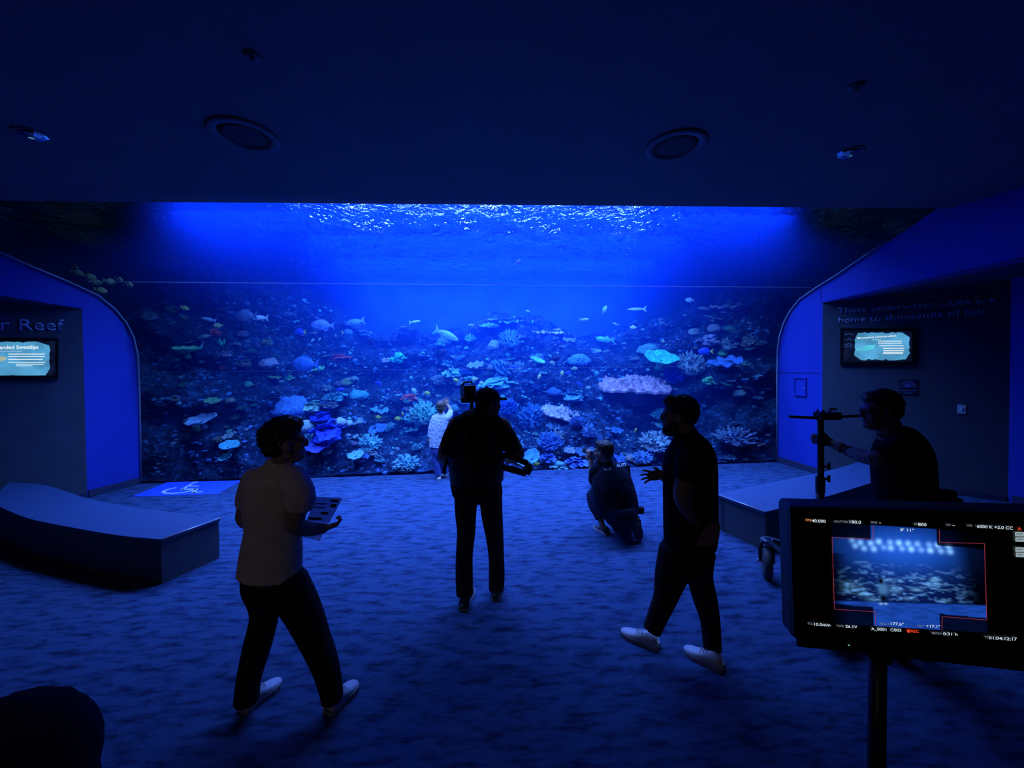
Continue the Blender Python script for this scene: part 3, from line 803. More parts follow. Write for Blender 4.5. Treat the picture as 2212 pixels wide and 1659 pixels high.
FISHES = [
 (399, 665, 17, YEL, 'small yellow fish alone above the dark left rock', 1, 'oval', -0.4, None),
 (532, 683, 54, (0.12, 0.18, 0.35), 'large dim grey fish at upper left of the reef', -1, 'oval', 0, None),
 (562, 687, 40, FP, 'pale finned fish overlapping the large dim grey fish', -1, 'slim', 0, FP),
 (620, 679, 46, (0.10, 0.16, 0.4), 'dim fish right of the large grey fish', -1, 'slim', 0, None),
 (451, 690, 28, (0.35, 0.5, 0.75), 'grey blue fish left over the dim red coral', -1, 'slim', 0.2, None),
 (471, 703, 18, (0.6, 0.6, 0.25), 'olive yellow fish just above the dim red coral', -1, 'oval', 0, None),
 (648, 717, 28, FB, 'blue fish with yellow tail under the dim fishes', -1, 'oval', 0, YEL),
 (697, 703, 46, (0.2, 0.3, 0.7), 'blue grey fish in the upper left of the reef', -1, 'oval', 0, None),
 (766, 696, 48, (0.4, 0.65, 1.0), 'pale blue fish swimming left near the top of the reef', -1, 'slim', -0.15, None),
 (750, 718, 26, (0.15, 0.35, 0.95), 'small blue fish with yellow tail below the pale blue fish', 1, 'oval', 0, YEL),
 (802, 739, 24, FD, 'black fish with a pale tail above the larger red soft coral', -1, 'oval', 0, None),
 (660, 787, 66, (0.08, 0.25, 0.85), 'largest blue fish with a crescent tail left of the reef middle', -1, 'oval', 0, None),
 (818, 828, 17, FB, 'vivid blue fish right over the left mound', -1, 'oval', 0.4, None),
 (735, 841, 16, FB, 'vivid blue fish with white tail over the back of left mound', 1, 'oval', 0, None),
 (818, 901, 14, YEL, 'yellow fish over the blue folded dish coral', -1, 'oval', 0, None),
 (860, 904, 16, YEL, 'yellow fish left of the child and its cyan mound', -1, 'oval', 0, None),
 (870, 894, 9, YEL, 'tiny yellow fish just above the yellow fish by the cyan mound', -1, 'oval', 1.2, None),
 (895, 845, 16, FP, 'white fish swimming steeply down above the red soft coral', -1, 'oval', 1.0, None),
 (896, 695, 26, FP, 'thin white fish at the top of the reef left of the cameraman', 1, 'long', 0.1, None),
 (964, 723, 58, (0.5, 0.7, 1.0), 'pale blue fish diving to the right above the cameraman', 1, 'slim', -0.45, None),
 (985, 821, 13, YEL, 'yellow fish left of the camera box', -1, 'oval', 0.4, None),
 (922, 849, 16, YEL, 'yellow fish above the raised hand of the child', 1, 'oval', -0.2, None),
 (1026, 818, 13, (1, 1, .5), 'bright yellow fish just above the camera box', -1, 'deep', -0.3, None),
 (1041, 827, 11, (1, 1, .6), 'bright pale yellow fish left of the cap of the cameraman', -1, 'deep', 0, None),
 (1214, 806, 11, (1, 1, .4), 'bright yellow fish swimming upright in the middle of the reef', 1, 'deep', 1.2, None),
 (1165, 813, 12, (1, 1, .5), 'bright yellow fish under the tilted cyan dish coral', 1, 'oval', 1.0, None),
 (1240, 796, 15, OLIVE, 'pale green fish right of the upright yellow fish', 1, 'oval', 0, None),
 (1228, 805, 14, FB, 'blue fish right beside the upright yellow fish', -1, 'oval', -0.2, None),
 (1252, 829, 15, FB, 'blue fish left of the large pink table coral', -1, 'slim', 0.5, None),
 (1269, 818, 12, LILAC, 'lilac fish just above the left rim of the large pink table coral', 1, 'slim', 0.5, None),
 (1193, 783, 13, OLIVE, 'green fish right of the tilted cyan dish coral', -1, 'oval', 0, None),
 (1198, 775, 26, FD, 'black fish in the middle of the reef right of the tilted dish coral', 1, 'oval', 0.2, None),
 (950, 764, 34, FD, 'black fish diving above the camera box', 1, 'oval', 0.35, None),
 (1108, 792, 20, FB, 'blue fish above the broad leather coral', 1, 'slim', -0.1, None),
 (1088, 777, 16, FB, 'blue fish under the grey brain coral', -1, 'slim', 0, None),
 (1368, 707, 14, (1, 1, .7), 'pale yellow fish above the turquoise dish coral', -1, 'oval', 0, None),
 (1433, 737, 9, (1, 1, .5), 'bright yellow dot of a fish above the layered dome coral', -1, 'deep', 0, None),
 (1373, 929, 10, YEL, 'small yellow fish left of the bearded face', 1, 'oval', 1.0, None),
 (1158, 1003, 15, YEL, 'yellow fish at the tank bottom right of the cameraman', 1, 'oval', 0.3, None),
 (1194, 1008, 13, YEL, 'yellow fish at the tank bottom below the cyan leafy coral', -1, 'oval', 0, None),
 (1490, 648, 18, FP, 'pale fish in open water at upper right', -1, 'oval', 0.1, None),
 (1306, 668, 16, FG, 'grey fish swimming upward in open water above the reef', 1, 'oval', 1.1, None),
 (1524, 759, 30, FB, 'blue fish with yellow tail left of the right hand rock', -1, 'oval', 0, YEL),
 (1376, 668, 38, FG, 'slender grey fish in open water over the turquoise dish coral', -1, 'long', 0, None),
 (1308, 734, 38, (0.3, 0.8, 0.9), 'slender teal fish left above the turquoise dish coral', -1, 'slim', 0.08, None),
 (876, 1008, 16, YEL, 'yellow green fish at the glass bottom left of the child', -1, 'oval', 0, None),
 (735, 477, 30, FD, 'dark slender fish near the rippled surface at left', 1, 'long', -0.5, None),
 (838, 493, 22, FD, 'dark slender fish near the surface left of the middle', 1, 'long', -0.7, None),
 (1118, 566, 16, FD, 'dark fish in the open blue water in the middle', 1, 'oval', 0.6, None),
 (1290, 760, 18, FG, 'grey fish above the hazy blue dome coral', 1, 'slim', 0.1, None),
 (1205, 712, 16, LILAC, 'lilac fish beneath the hazy back crest', 1, 'slim', 0, None),
 (1060, 690, 14, FG, 'small grey fish over the middle of the back crest', -1, 'slim', 0, None),
 (1140, 672, 10, FG, 'tiny grey fish above the middle of the back crest', -1, 'slim', 0.3, None),
 (1330, 700, 14, FG, 'small grey fish between crest and pale yellow fish', -1, 'slim', 0.4, None),
 (1262, 690, 20, FG, 'slim grey fish right end of the back crest', 1, 'slim', 0, None),
 (675, 735, 10, FP, 'tiny white fish below the blue fish with yellow tail', 1, 'oval', 0.8, None),
 (690, 733, 9, FP, 'tiny white fish right of its twin below the blue yellow tail', 1, 'oval', 0.8, None),
]
for x, y, w, c, lab, face, shape, pitch, tail in FISHES:
    dep = 8.2 if y < 600 else None
    fish(x, y, w, c, lab, face, shape, pitch, tail, dep)

# ------------------------------------------------------------------ side walls, panels, benches
AW = Vector((VIEW.x, VIEW.y, 0)).normalized(); RT = Vector((AW.y, -AW.x, 0)); UP = Vector((0, 0, 1))
class Frame:                             # an upright plane: origin, direction u along it, normal towards the room
    def __init__(s, o, u, n): s.o = Vector(o); s.u = Vector(u).normalized(); s.n = Vector(n).normalized()
    def hit(s, px, py, off=0.0):
        r = ray(px, py); o = s.o + s.n * off
        return EYE + r * ((o - EYE).dot(s.n) / r.dot(s.n))
    def uz(s, px, py):
        p = s.hit(px, py) - s.o; return p.dot(s.u), p.z
    def pt(s, u, z, off=0.0): return s.o + s.u * u + UP * z + s.n * off - UP * s.o.z * 0
def side_wall(name, p0, p1, sign, far, soff_px):
    """blue wall that starts at the glass foot p0, its lower part ends at p1 where the alcove begins"""
    p0 = Vector((p0[0], p0[1], 0)); p1 = Vector((p1[0], p1[1], 0))
    u = (p1 - p0).normalized(); L = (p1 - p0).length
    nrm = Vector((-u.y, u.x, 0)); nrm = nrm if nrm.x * sign < 0 else -nrm
    fr = Frame(p0, u, nrm)
    sc_ = 1.0 / abs(u.y)
    top = [fr.pt(d * sc_, z) for d, z in PROFILE if z >= 1.0 and z < 3.90]
    s0 = fr.uz(*soff_px[0]); s1 = fr.uz(*soff_px[1])
    k = (s1[1] - s0[1]) / (s1[0] - s0[0])
    zL = s0[1] + k * (L - s0[0]); zF = min(3.6, s0[1] + k * (far - s0[0]))
    poly = [fr.pt(0, 0)] + top + [fr.pt(2.45 * sc_, 3.95), fr.pt(far, 3.95), fr.pt(far, zF), fr.pt(L, zL), fr.pt(L, 0)]
    return fr, poly, L, zL, zF
frL, polyL, LL, zL0, zL1 = side_wall('wall_left', (-6.0, 6.69), (-6.2, 6.05), -1, 5.0, ((0, 640), (172, 667)))
frR, polyR, LR, zR0, zR1 = side_wall('wall_right', (5.46, 7.21), (5.56, 6.32), 1, 5.2, ((1776, 655), (2132, 575)))
struct('wall_left', MB().prism(polyL, frL.n * -0.22), m_blue)
wall_right = struct('wall_right', MB().prism(polyR, frR.n * -0.22), m_blue)
def panel(fr, L, far, zA, zB, ang, length, sign):
    a = fr.pt(L, 0); u = Vector((sign * math.sin(math.radians(ang)), -math.cos(math.radians(ang)), 0))
    n = Vector((-u.y, u.x, 0)); n = n if n.y < 0 else -n
    pf = Frame(a, u, n)
    b_ = pf.pt(length, 0)
    return pf, b_
pfL, endL = panel(frL, LL, 5.0, zL0, zL1, 42, 3.2, -1)
pfR, endR = panel(frR, LR, 5.2, zR0, zR1, 50, 1.0, 1)
lenR = pfR.uz(2180, 900)[0]; endR = pfR.pt(lenR, 0)
struct('wall_panel_left', MB().prism([pfL.pt(0, 0), pfL.pt(3.2, 0), pfL.pt(3.2, zL0 + 0.14), pfL.pt(0, zL0)], pfL.n * -0.15), m_panel)
struct('wall_panel_right', MB().prism([pfR.pt(0, 0), pfR.pt(lenR, 0), pfR.pt(lenR, zR0 + 0.14), pfR.pt(0, zR0)], pfR.n * -0.15), m_panel)
# soffits over the alcoves
m_soffit = mat('soffit_paint', (0.03, 0.04, 0.12), 0.8, var=0.08, scale=4)
struct('trim_soffit_left', MB().prism([frL.pt(LL, zL0), frL.pt(5.0, zL1), pfL.pt(3.2, zL0 + 0.14)], (0, 0, 0.015)), m_soffit)
struct('trim_soffit_right', MB().prism([frR.pt(LR, zR0), frR.pt(5.2, zR1), pfR.pt(lenR, zR0 + 0.14)], (0, 0, 0.015)), m_soffit)
# blue return walls that close the alcoves, dark walls further back
ru = frR.u * 4.6
struct('wall_return_right', MB().prism([endR, endR + ru, endR + ru + UP * 3.95, endR + UP * 3.95], frR.n * -0.15), m_blue)
struct('wall_return_left', MB().prism([endL, endL + frL.u * 4.2, endL + frL.u * 4.2 + UP * 3.95, endL + UP * 3.95], frL.n * -0.15), m_blue)
struct('wall_side_left', MB().box((-16, -7, 0), (-15.8, 6.6, 3.9)), m_dark)
struct('wall_side_right', MB().box((15.8, -7, 0), (16, 7.0, 3.9)), m_dark)
# baseboards
def base_strip(name, fr, a, b_, h=0.11):
    struct(name, MB().prism([fr.pt(a, 0.002, 0.002), fr.pt(b_, 0.002, 0.002), fr.pt(b_, h, 0.002), fr.pt(a, h, 0.002)], fr.n * 0.02), m_base)
base_strip('baseboard_left', frL, 0.02, LL - 0.01)
base_strip('baseboard_right', frR, 0.02, LR - 0.01)
base_strip('baseboard_panel_right', pfR, 0.02, lenR - 0.02, 0.08)
base_strip('baseboard_panel_left', pfL, 0.02, 3.1, 0.08)
base_strip('baseboard_return_right', Frame(endR, frR.u, frR.n), 0.05, 4.4)
# edge beads where the acrylic meets the walls
m_bead = mat('sealant_bead', (0.25, 0.30, 0.38), 0.25, var=0.1, scale=20)
for nm, fr in (('trim_1', frL), ('trim_2', frR)):
    sc_ = 1.0 / abs(fr.u.y)
    pts = [fr.pt(d * sc_ - 0.01, z + 0.012, 0.02) for d, z in PROFILE if 1.6 <= z < 3.88]
    struct(nm, MB().tube([fr.pt(0.0, 0.02, 0.02)] + pts, 0.014, 8), m_bead, smooth=True)
# faint horizontal joints of the acrylic
m_seam, n, l = new_mat('acrylic_joint')
for nd in list(n):
    if nd.type != 'OUTPUT_MATERIAL': n.remove(nd)
tr = n.new('ShaderNodeBsdfTransparent'); tl = n.new('ShaderNodeBsdfTranslucent'); tl.inputs[0].default_value = (0.9, 0.95, 1, 1)
mxs = n.new('ShaderNodeMixShader'); mxs.inputs[0].default_value = 0.085
l.new(tr.outputs[0], mxs.inputs[1]); l.new(tl.outputs[0], mxs.inputs[2]); l.new(mxs.outputs[0], n['Material Output'].inputs['Surface'])
def seam(z, d):
    mb = MB(); x0, x1 = -5.95, 5.42
    mb.prism([(x0, glass_y(x0) - d - 0.004, z), (x1, glass_y(x1) - d - 0.004, z), (x1, glass_y(x1) - d - 0.004, z + 0.012), (x0, glass_y(x0) - d - 0.004, z + 0.012)], (0, 0.003, 0))
    o = obj('joint', mb, m_seam, win); return o
seam(1.87, 0.0); seam(3.225, 0.80)
# right wall: groove, seam and recessed box
m_groove = mat('wall_joint', (0.008, 0.012, 0.16), 0.9, var=0.05)
def wall_strip(parent, fr, pxa, pxb, w):
    a = fr.uz(*pxa); b_ = fr.uz(*pxb)
    if abs(a[0] - b_[0]) > abs(a[1] - b_[1]): poly = [(a[0], a[1] - w), (b_[0], b_[1] - w), (b_[0], b_[1] + w), (a[0], a[1] + w)]
    else: poly = [(a[0] - w, a[1]), (a[0] + w, a[1]), (b_[0] + w, b_[1]), (b_[0] - w, b_[1])]
    return obj('joint', MB().prism([fr.pt(u_, z_, 0.001) for u_, z_ in poly], fr.n * 0.002), m_groove, parent)
wall_strip(wall_right, frR, (1683, 805), (1773, 806), 0.008)
wall_strip(wall_right, frR, (1773, 622), (1774, 655), 0.006)
ua, za = frR.uz(1719, 851); ub, zb = frR.uz(1741, 818)
t = thing('access_box', 'small recessed blue access hatch with a raised frame in the right blue wall', 'hatch', frR.pt(ua, za))
mb = MB(); w_ = 0.02
for (x0, x1, y0, y1) in ((ua - w_, ub + w_, zb, zb + w_), (ua - w_, ub + w_, za - w_, za), (ua - w_, ua, za, zb), (ub, ub + w_, za, zb)):
    mb.prism([frR.pt(x0, y0, 0.003), frR.pt(x1, y0, 0.003), frR.pt(x1, y1, 0.003), frR.pt(x0, y1, 0.003)], frR.n * 0.03)
obj('frame', mb, m_blue, t)
obj('lid', MB().prism([frR.pt(ua, za, 0.003), frR.pt(ub, za, 0.003), frR.pt(ub, zb, 0.003), frR.pt(ua, zb, 0.003)], frR.n * 0.008), m_blue, t)
obj('latch', MB().ball(frR.pt(ub - 0.03, za + (zb - za) * 0.42, 0.015), 0.014, 8, 6), m_bead, t)

# ---- lettering
def text_mesh(body, bold=0.0, extrude=0.0):
    cu = bpy.data.curves.new('text', 'FONT'); cu.body = body; cu.size = 1.0; cu.offset = bold; cu.extrude = extrude; cu.resolution_u = 3
    o = bpy.data.objects.new('text', cu); COL.objects.link(o)
    dg = bpy.context.evaluated_depsgraph_get(); dg.update()
    me = bpy.data.meshes.new_from_object(o.evaluated_get(dg))
    bpy.data.objects.remove(o); bpy.data.curves.remove(cu)
    return me
def lettering(name, body, origin, u, v, nrm, width=None, height=None, m=None, parent=None, bold=0.012, depth=0.0, align='left'):
    """flat letters: u, v unit vectors of the plane; width is the length of the line, height that of a capital"""
    me = text_mesh(body, bold, 0.0)
    xs = [p.co.x for p in me.vertices]; x0, x1 = min(xs), max(xs)
    sx = width / (x1 - x0) if width else None; sy = height / 0.73 if height else None
    if sx is None: sx = sy
    if sy is None: sy = sx
    sh = x1 if align == 'right' else x0
    o0 = Vector(origin) - (root_loc(parent) if parent is not None else Vector((0, 0, 0)))
    for p in me.vertices: p.co = o0 + u * ((p.co.x - sh) * sx) + v * (p.co.y * sy)
    if depth:
        bm = bmesh.new(); bm.from_mesh(me)
        r = bmesh.ops.extrude_face_region(bm, geom=list(bm.faces))
        bmesh.ops.translate(bm, vec=nrm * depth, verts=[e for e in r['geom'] if isinstance(e, bmesh.types.BMVert)])
        bm.to_mesh(me); bm.free()
    me.materials.clear()
    return link(name, me, m, parent)
m_letter = mat('wall_letters', (0.34, 0.40, 0.55), 0.6, var=0.05)
def wall_text(name, fr, body, pxl, pxr, h, label, align='left'):
    a = fr.hit(*pxl, off=0.002); b_ = fr.hit(*pxr, off=0.002)
    u = (b_ - a).normalized() if align == 'left' else (a - b_).normalized()
    v = UP
    if align == 'left': o = lettering(name, body, a, u, v, fr.n, width=(b_ - a).length, height=h, m=m_letter, depth=0.008)
    else: o = lettering(name, body, a, u, v, fr.n, height=h, m=m_letter, depth=0.008, align='right')
    return tag(o, label, 'lettering')
wall_text('wall_lettering', pfR, 'These underwater cities are', (1810, 677), (2152, 652), 0.095, 'upper line of dim raised letters starting with These on the right dark panel')
wall_text('wall_lettering', pfR, 'home to thousands of fish', (1812, 698), (2128, 678), 0.095, 'lower line of dim raised letters starting with home on the right dark panel')
wall_text('wall_lettering', pfL, 'Underwater Reef', (138, 714), (35, 713), 0.165, 'dim raised letters ending in Reef above the left screen', 'right')

# ---- information screens
def emit_mat(name, color, s=1.0, noise_=0.0, scale=6):
    m, n, l = new_mat(name)
    b = n['Principled BSDF']; b.inputs['Base Color'].default_value = (0, 0, 0, 1); b.inputs['Roughness'].default_value = 0.3
    b.inputs['Emission Strength'].default_value = s
    if noise_:
        tc = n.new('ShaderNodeTexCoord'); nz = n.new('ShaderNodeTexNoise'); nz.inputs['Scale'].default_value = scale; nz.inputs['Detail'].default_value = 4
        l.new(tc.outputs['Object'], nz.inputs['Vector'])
        cr = n.new('ShaderNodeValToRGB'); c = Vector(color)
        cr.color_ramp.elements[0].position = .35; cr.color_ramp.elements[1].position = .65
        cr.color_ramp.elements[0].color = (*(c * (1 - noise_)), 1); cr.color_ramp.elements[1].color = (*(c * (1 + noise_)), 1)
        l.new(nz.outputs['Fac'], cr.inputs['Fac']); l.new(cr.outputs['Color'], b.inputs['Emission Color'])
    else:
        b.inputs['Emission Color'].default_value = (*color, 1)
    return m
m_bezel = mat('black_bezel', (0.006, 0.006, 0.008), 0.35, var=0.1)
m_scr_blue = emit_mat('screen_blue', (0.09, 0.38, 0.68), 0.85, 0.25, 5)
m_scr_dark = emit_mat('screen_dark', (0.004, 0.008, 0.035), 0.8, 0.5, 9)
m_scr_white = emit_mat('screen_white', (0.85, 0.95, 1.0), 0.95)
m_scr_teal = emit_mat('screen_fish', (0.10, 0.62, 0.80), 0.9, 0.2, 14)
m_scr_tan = emit_mat('screen_fish_tan', (0.50, 0.55, 0.42), 0.8, 0.2, 14)
m_scr_wave = emit_mat('screen_wave', (0.03, 0.09, 0.42), 0.8)
def ragged(fr, x0, x1, y0, y1, off, seed, amp):
    rng = random.Random(seed); pts = []
    def edge(a, b_, n):
        for i in range(n):
            t = i / n
            pts.append((a[0] + (b_[0] - a[0]) * t + rng.uniform(-amp, amp), a[1] + (b_[1] - a[1]) * t + rng.uniform(-amp, amp)))
    c = 8
    edge((x0 + c, y0), (x1 - c, y0), 14); edge((x1, y0 + c), (x1, y1 - c), 7); edge((x1 - c, y1), (x0 + c, y1), 14); edge((x0, y1 - c), (x0, y0 + c), 7)
    return [fr.hit(x, y, off) for x, y in pts]
def screen(fr, outer, label, glow, seed, title, title_px, ul_px, lines, fish_px, fish_m):
    c = fr.hit((outer[0] + outer[1]) / 2, (outer[2] + outer[3]) / 2)
    t = thing('info_screen', label, 'screen', c)
    x0, x1, y0, y1 = outer
    q = lambda a, b_, c_, d, off: [fr.hit(a, d, off), fr.hit(b_, d, off), fr.hit(b_, c_, off), fr.hit(a, c_, off)]
    mb = MB(); w = 7
    for a in ((x0, x1, y0, y0 + w), (x0, x1, y1 - w, y1), (x0, x0 + w, y0 + w, y1 - w), (x1 - w, x1, y0 + w, y1 - w)):
        mb.prism(q(a[0], a[1], a[2], a[3], 0.002), fr.n * 0.045)
    obj('frame', mb, m_bezel, t)
    disp = obj('display', MB().prism(q(x0 + w, x1 - w, y0 + w, y1 - w, 0.004), fr.n * 0.004), m_scr_dark, t)
    gp = ragged(fr, *glow, 0.009, seed, 1.6)
    obj('picture_area', MB().prism(gp, fr.n * 0.001), m_scr_blue, disp)
    a = fr.hit(*title_px[0], off=0.0105); b_ = fr.hit(*title_px[1], off=0.0105)
    u = (b_ - a).normalized()
    lettering('title_text', title, a if title_px[2] == 'left' else b_, u, UP, fr.n, width=(b_ - a).length, height=title_px[3], m=m_scr_white, parent=disp, bold=0.02, align=title_px[2])
    for nm, bars in (('rule', ul_px), ('text_line', lines)):
        for (xa, xb, y, h) in bars:
            obj(nm, MB().prism([fr.hit(xa, y + h, .0105), fr.hit(xb, y + h, .0105), fr.hit(xb, y, .0105), fr.hit(xa, y, .0105)], fr.n * 0.0004), m_scr_white, disp)
    obj('fish_picture', MB().prism([fr.hit(x, y, .0105) for x, y in fish_px], fr.n * 0.0004), fish_m, disp)
    return t, disp
tR, dR = screen(pfR, (1815, 1976, 709, 788), 'lit information screen with a unicornfish picture on the right dark panel', (1846, 1964, 719, 777), 3, 'Bluespine Unicornfish',
    ((1852, 732), (1936, 727), 'left', 0.030), [(1885, 1903, 733, 0.6)],
    [(1897, 1948, 736, 1.6), (1897, 1948, 740.5, 1.6), (1899, 1952, 746, 1.6), (1907, 1953, 751.5, 1.6), (1908, 1953, 756, 1.6), (1908, 1951, 760, 1.6), (1907, 1951, 763, 1.4)],
    [(1894, 744), (1888, 752), (1878, 757), (1866, 758), (1856, 756), (1848, 758), (1851, 755), (1848, 752), (1857, 753), (1868, 747), (1880, 745)], m_scr_teal)
for (x0, y0, s_) in ((1824, 722, 20), (1824, 733, 18), (1824, 743, 18), (1824, 748, 17)):
    pts = [pfR.hit(x0 + s_ * i / 6, y0 + 1.5 * math.sin(i * 1.4), 0.0095) for i in range(7)]
    obj('wave_line', MB().tube(pts, 0.004, 5), m_scr_wave, dR)
tL, dL = screen(pfL, (-60, 126, 730, 818), 'lit information screen about sweetlips cut by the left edge of the view', (-46, 107, 739, 812), 5, 'Banded Sweetlips',
    ((-8, 754), (83, 753), 'right', 0.05), [(-20, 47, 758.5, 0.6)],
    [(18, 97, 764, 1.6), (18, 97, 769, 1.6), (18, 92, 775.5, 1.6), (18, 98, 782, 1.6), (34, 95, 786, 1.6), (34, 70, 789.5, 1.4)],
    [(16, 773), (8, 779), (-6, 782), (-22, 779), (-30, 784), (-29, 775), (-22, 777), (-8, 769), (6, 770)], m_scr_tan)

# ---- emblem and switch plate on the right panel
m_plaque = mat('plaque', (0.012, 0.014, 0.03), 0.5, var=0.1)
m_mark = mat('plaque_print', (0.10, 0.12, 0.30), 0.6, var=0.05)
t = thing('emblem_plaque', 'dark plaque with a shell shaped fan emblem on the right dark panel', 'sign', pfR.hit(1962, 838))
obj('plate', MB().prism([pfR.hit(1942, 853, .002), pfR.hit(1982, 854, .002), pfR.hit(1982, 820, .002), pfR.hit(1942, 820, .002)], pfR.n * 0.01), m_plaque, t)
def arc(rx, ry, a0, a1, w, k=16):
    o = [(1961 + rx * math.cos(a0 + (a1 - a0) * i / k), 836 - ry * math.sin(a0 + (a1 - a0) * i / k)) for i in range(k + 1)]
    i_ = [(1961 + (rx - w) * math.cos(a0 + (a1 - a0) * i / k), 836 - (ry - w) * math.sin(a0 + (a1 - a0) * i / k)) for i in range(k, -1, -1)]
    return [pfR.hit(x, y, .013) for x, y in o + i_]
for rx, ry in ((17, 14), (13, 11), (9, 8)):
    obj('arc', MB().prism(arc(rx, ry, -0.15, math.pi + 0.15, 1.6), pfR.n * 0.002), m_mark, t)
obj('fish_mark', MB().prism([pfR.hit(x, y, .013) for x, y in ((1953, 833), (1957, 830), (1963, 830), (1967, 833), (1970, 830), (1970, 837), (1966, 835), (1961, 838), (1956, 837))], pfR.n * 0.002), m_mark, t)
for (xa, xb, y) in ((1943, 1980, 843), (1954, 1969, 848)):
    obj('text_line', MB().prism([pfR.hit(xa, y + 2, .013), pfR.hit(xb, y + 2, .013), pfR.hit(xb, y, .013), pfR.hit(xa, y, .013)], pfR.n * 0.001), m_mark, t)
m_plate = mat('switch_plate', (0.55, 0.62, 0.70), 0.4, var=0.05)
t = thing('wall_plate', 'small pale switch plate on the right dark panel', 'switch', pfR.hit(2077, 883))
obj('plate', MB().prism([pfR.hit(2068, 893, .002), pfR.hit(2086, 894, .002), pfR.hit(2086, 875, .002), pfR.hit(2068, 874, .002)], pfR.n * 0.012), m_plate, t, bevel=0.003)
obj('toggle', MB().prism([pfR.hit(2075, 887, .014), pfR.hit(2080, 887, .014), pfR.hit(2080, 880, .014), pfR.hit(2075, 880, .014)], pfR.n * 0.012), m_plate, t)

# ---- curved benches
m_bench = mat('bench_body', (0.055, 0.06, 0.075), 0.6, var=0.15, scale=9)
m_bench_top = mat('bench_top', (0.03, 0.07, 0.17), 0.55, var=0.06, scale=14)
m_nosing = mat('bench_nosing', (0.45, 0.47, 0.52), 0.3, metal=0.4, var=0.05)
def curve_pts(pts, k=6):
    out = []
    P = [Vector(p) for p in pts]
    for i in range(len(P) - 1):
        p0 = P[max(0, i - 1)]; p1 = P[i]; p2 = P[i + 1]; p3 = P[min(len(P) - 1, i + 2)]
        for q in range(k):
            t_ = q / k
            out.append(0.5 * ((2 * p1) + (p2 - p0) * t_ + (2 * p0 - 5 * p1 + 4 * p2 - p3) * t_ ** 2 + (3 * p1 - p0 - 3 * p2 + p3) * t_ ** 3))
    out.append(P[-1]); return out
def bench(label, front, back, h, strip=None):
    fp = curve_pts([atz(x, y, h) for x, y in front]); bk = curve_pts([atz(x, y, h) for x, y in back])
    c = sum(fp + bk, Vector()) / len(fp + bk)
    t = thing('curved_bench', label, 'bench', (c.x, c.y, 0))
    ring = fp + bk[::-1]
    def inset(k): return [p + (c - p) * 0 + (Vector((c.x, c.y, p.z)) - p).normalized() * k for p in ring]
    low = [Vector((p.x, p.y, 0.0)) for p in inset(0.02)]
    def strips(lo, z0, z1):                 # quad strips so that the concave outline stays clean
        n1 = len(fp); mb = MB(); k = len(lo)
        vs = [Vector((p.x, p.y, z0)) for p in lo] + [Vector((p.x, p.y, z1)) for p in lo]
        fs = [(i, (i + 1) % k, k + (i + 1) % k, k + i) for i in range(k)]
        m_ = min(n1, len(bk))
        for base in (0, k):
            idx_f = [base + round(i * (n1 - 1) / (m_ - 1)) for i in range(m_)]
            idx_b = [base + k - 1 - round(i * (len(bk) - 1) / (m_ - 1)) for i in range(m_)]
            for i in range(m_ - 1): fs.append((idx_f[i], idx_f[i + 1], idx_b[i + 1], idx_b[i]))
        return mb.add(vs, fs)
    o = obj('body', strips(low, 0.0, h - 0.03), m_bench, t)
    o2 = obj('seat', strips(ring, h - 0.03, h), m_bench_top, t)
    for o_ in (o, o2):
        bm = bmesh.new(); bm.from_mesh(o_.data); bmesh.ops.recalc_face_normals(bm, faces=bm.faces); bm.to_mesh(o_.data); bm.free()
    e0 = fp[0]; e1 = bk[0]
    obj('nosing', MB().tube([e0 + UP * 0.0, e1 + UP * 0.0], 0.008, 8), m_nosing, t, smooth=True)
    if strip:
        p = atz(*strip[0], 0.0)
        d = bk[0]; obj('corner_trim', MB().box((d.x - 0.012, d.y - 0.05, 0.08), (d.x + 0.004, d.y - 0.035, h - 0.04)), m_nosing, t)
    return t
bench('dark curved bench with a smooth lit top at the left wall', [(350, 1165), (253, 1156), (127, 1134), (63, 1120), (18, 1103), (-25, 1082)],
      [(476, 1119), (367, 1106), (278, 1094), (190, 1077), (101, 1049), (20, 1042)], 0.42)
bench('dark curved bench with a smooth lit top beside the operator at right', [(1652, 1106), (1770, 1077), (1893, 1039), (1960, 1012)],
      [(1547, 1067), (1706, 1034), (1800, 1014), (1870, 993)], 0.42, ((1550, 1140),))

# ---- floor mat with the wheelchair symbol
m_mat = mat('blue_floor_sign', (0.03, 0.10, 0.75), 0.5, var=0.04)
m_white = mat('white_print', (0.55, 0.65, 0.85), 0.6, var=0.04)
t = thing('floor_sign', 'bright blue floor sign with a white wheelchair symbol by the left wall', 'sign', atz(400, 1055))
q = [atz(x, y, 0.002) for x, y in ((285, 1073), (468, 1068), (523, 1038), (362, 1042))]
obj('sheet', MB().prism(q, (0, 0, 0.004)), m_mat, t)
def sign_pt(u, v, z=0.0075):             # u, v in 0..1 on the sheet, v upwards in the symbol
    a = q[0].lerp(q[1], u); b_ = q[3].lerp(q[2], u); p = a.lerp(b_, v); p.z = z; return p
mb = MB()
k = 22; ca = [(0.42 + 0.20 * math.cos(a), 0.36 + 0.26 * math.sin(a)) for a in [math.radians(130 + 235 * i / k) for i in range(k + 1)]]
ci = [(0.42 + 0.155 * math.cos(a), 0.36 + 0.20 * math.sin(a)) for a in [math.radians(130 + 235 * i / k) for i in range(k, -1, -1)]]
for i in range(k):
    mb.prism([sign_pt(*ca[i]), sign_pt(*ca[i + 1]), sign_pt(*ci[k - i - 1]), sign_pt(*ci[k - i])], (0, 0, .001))
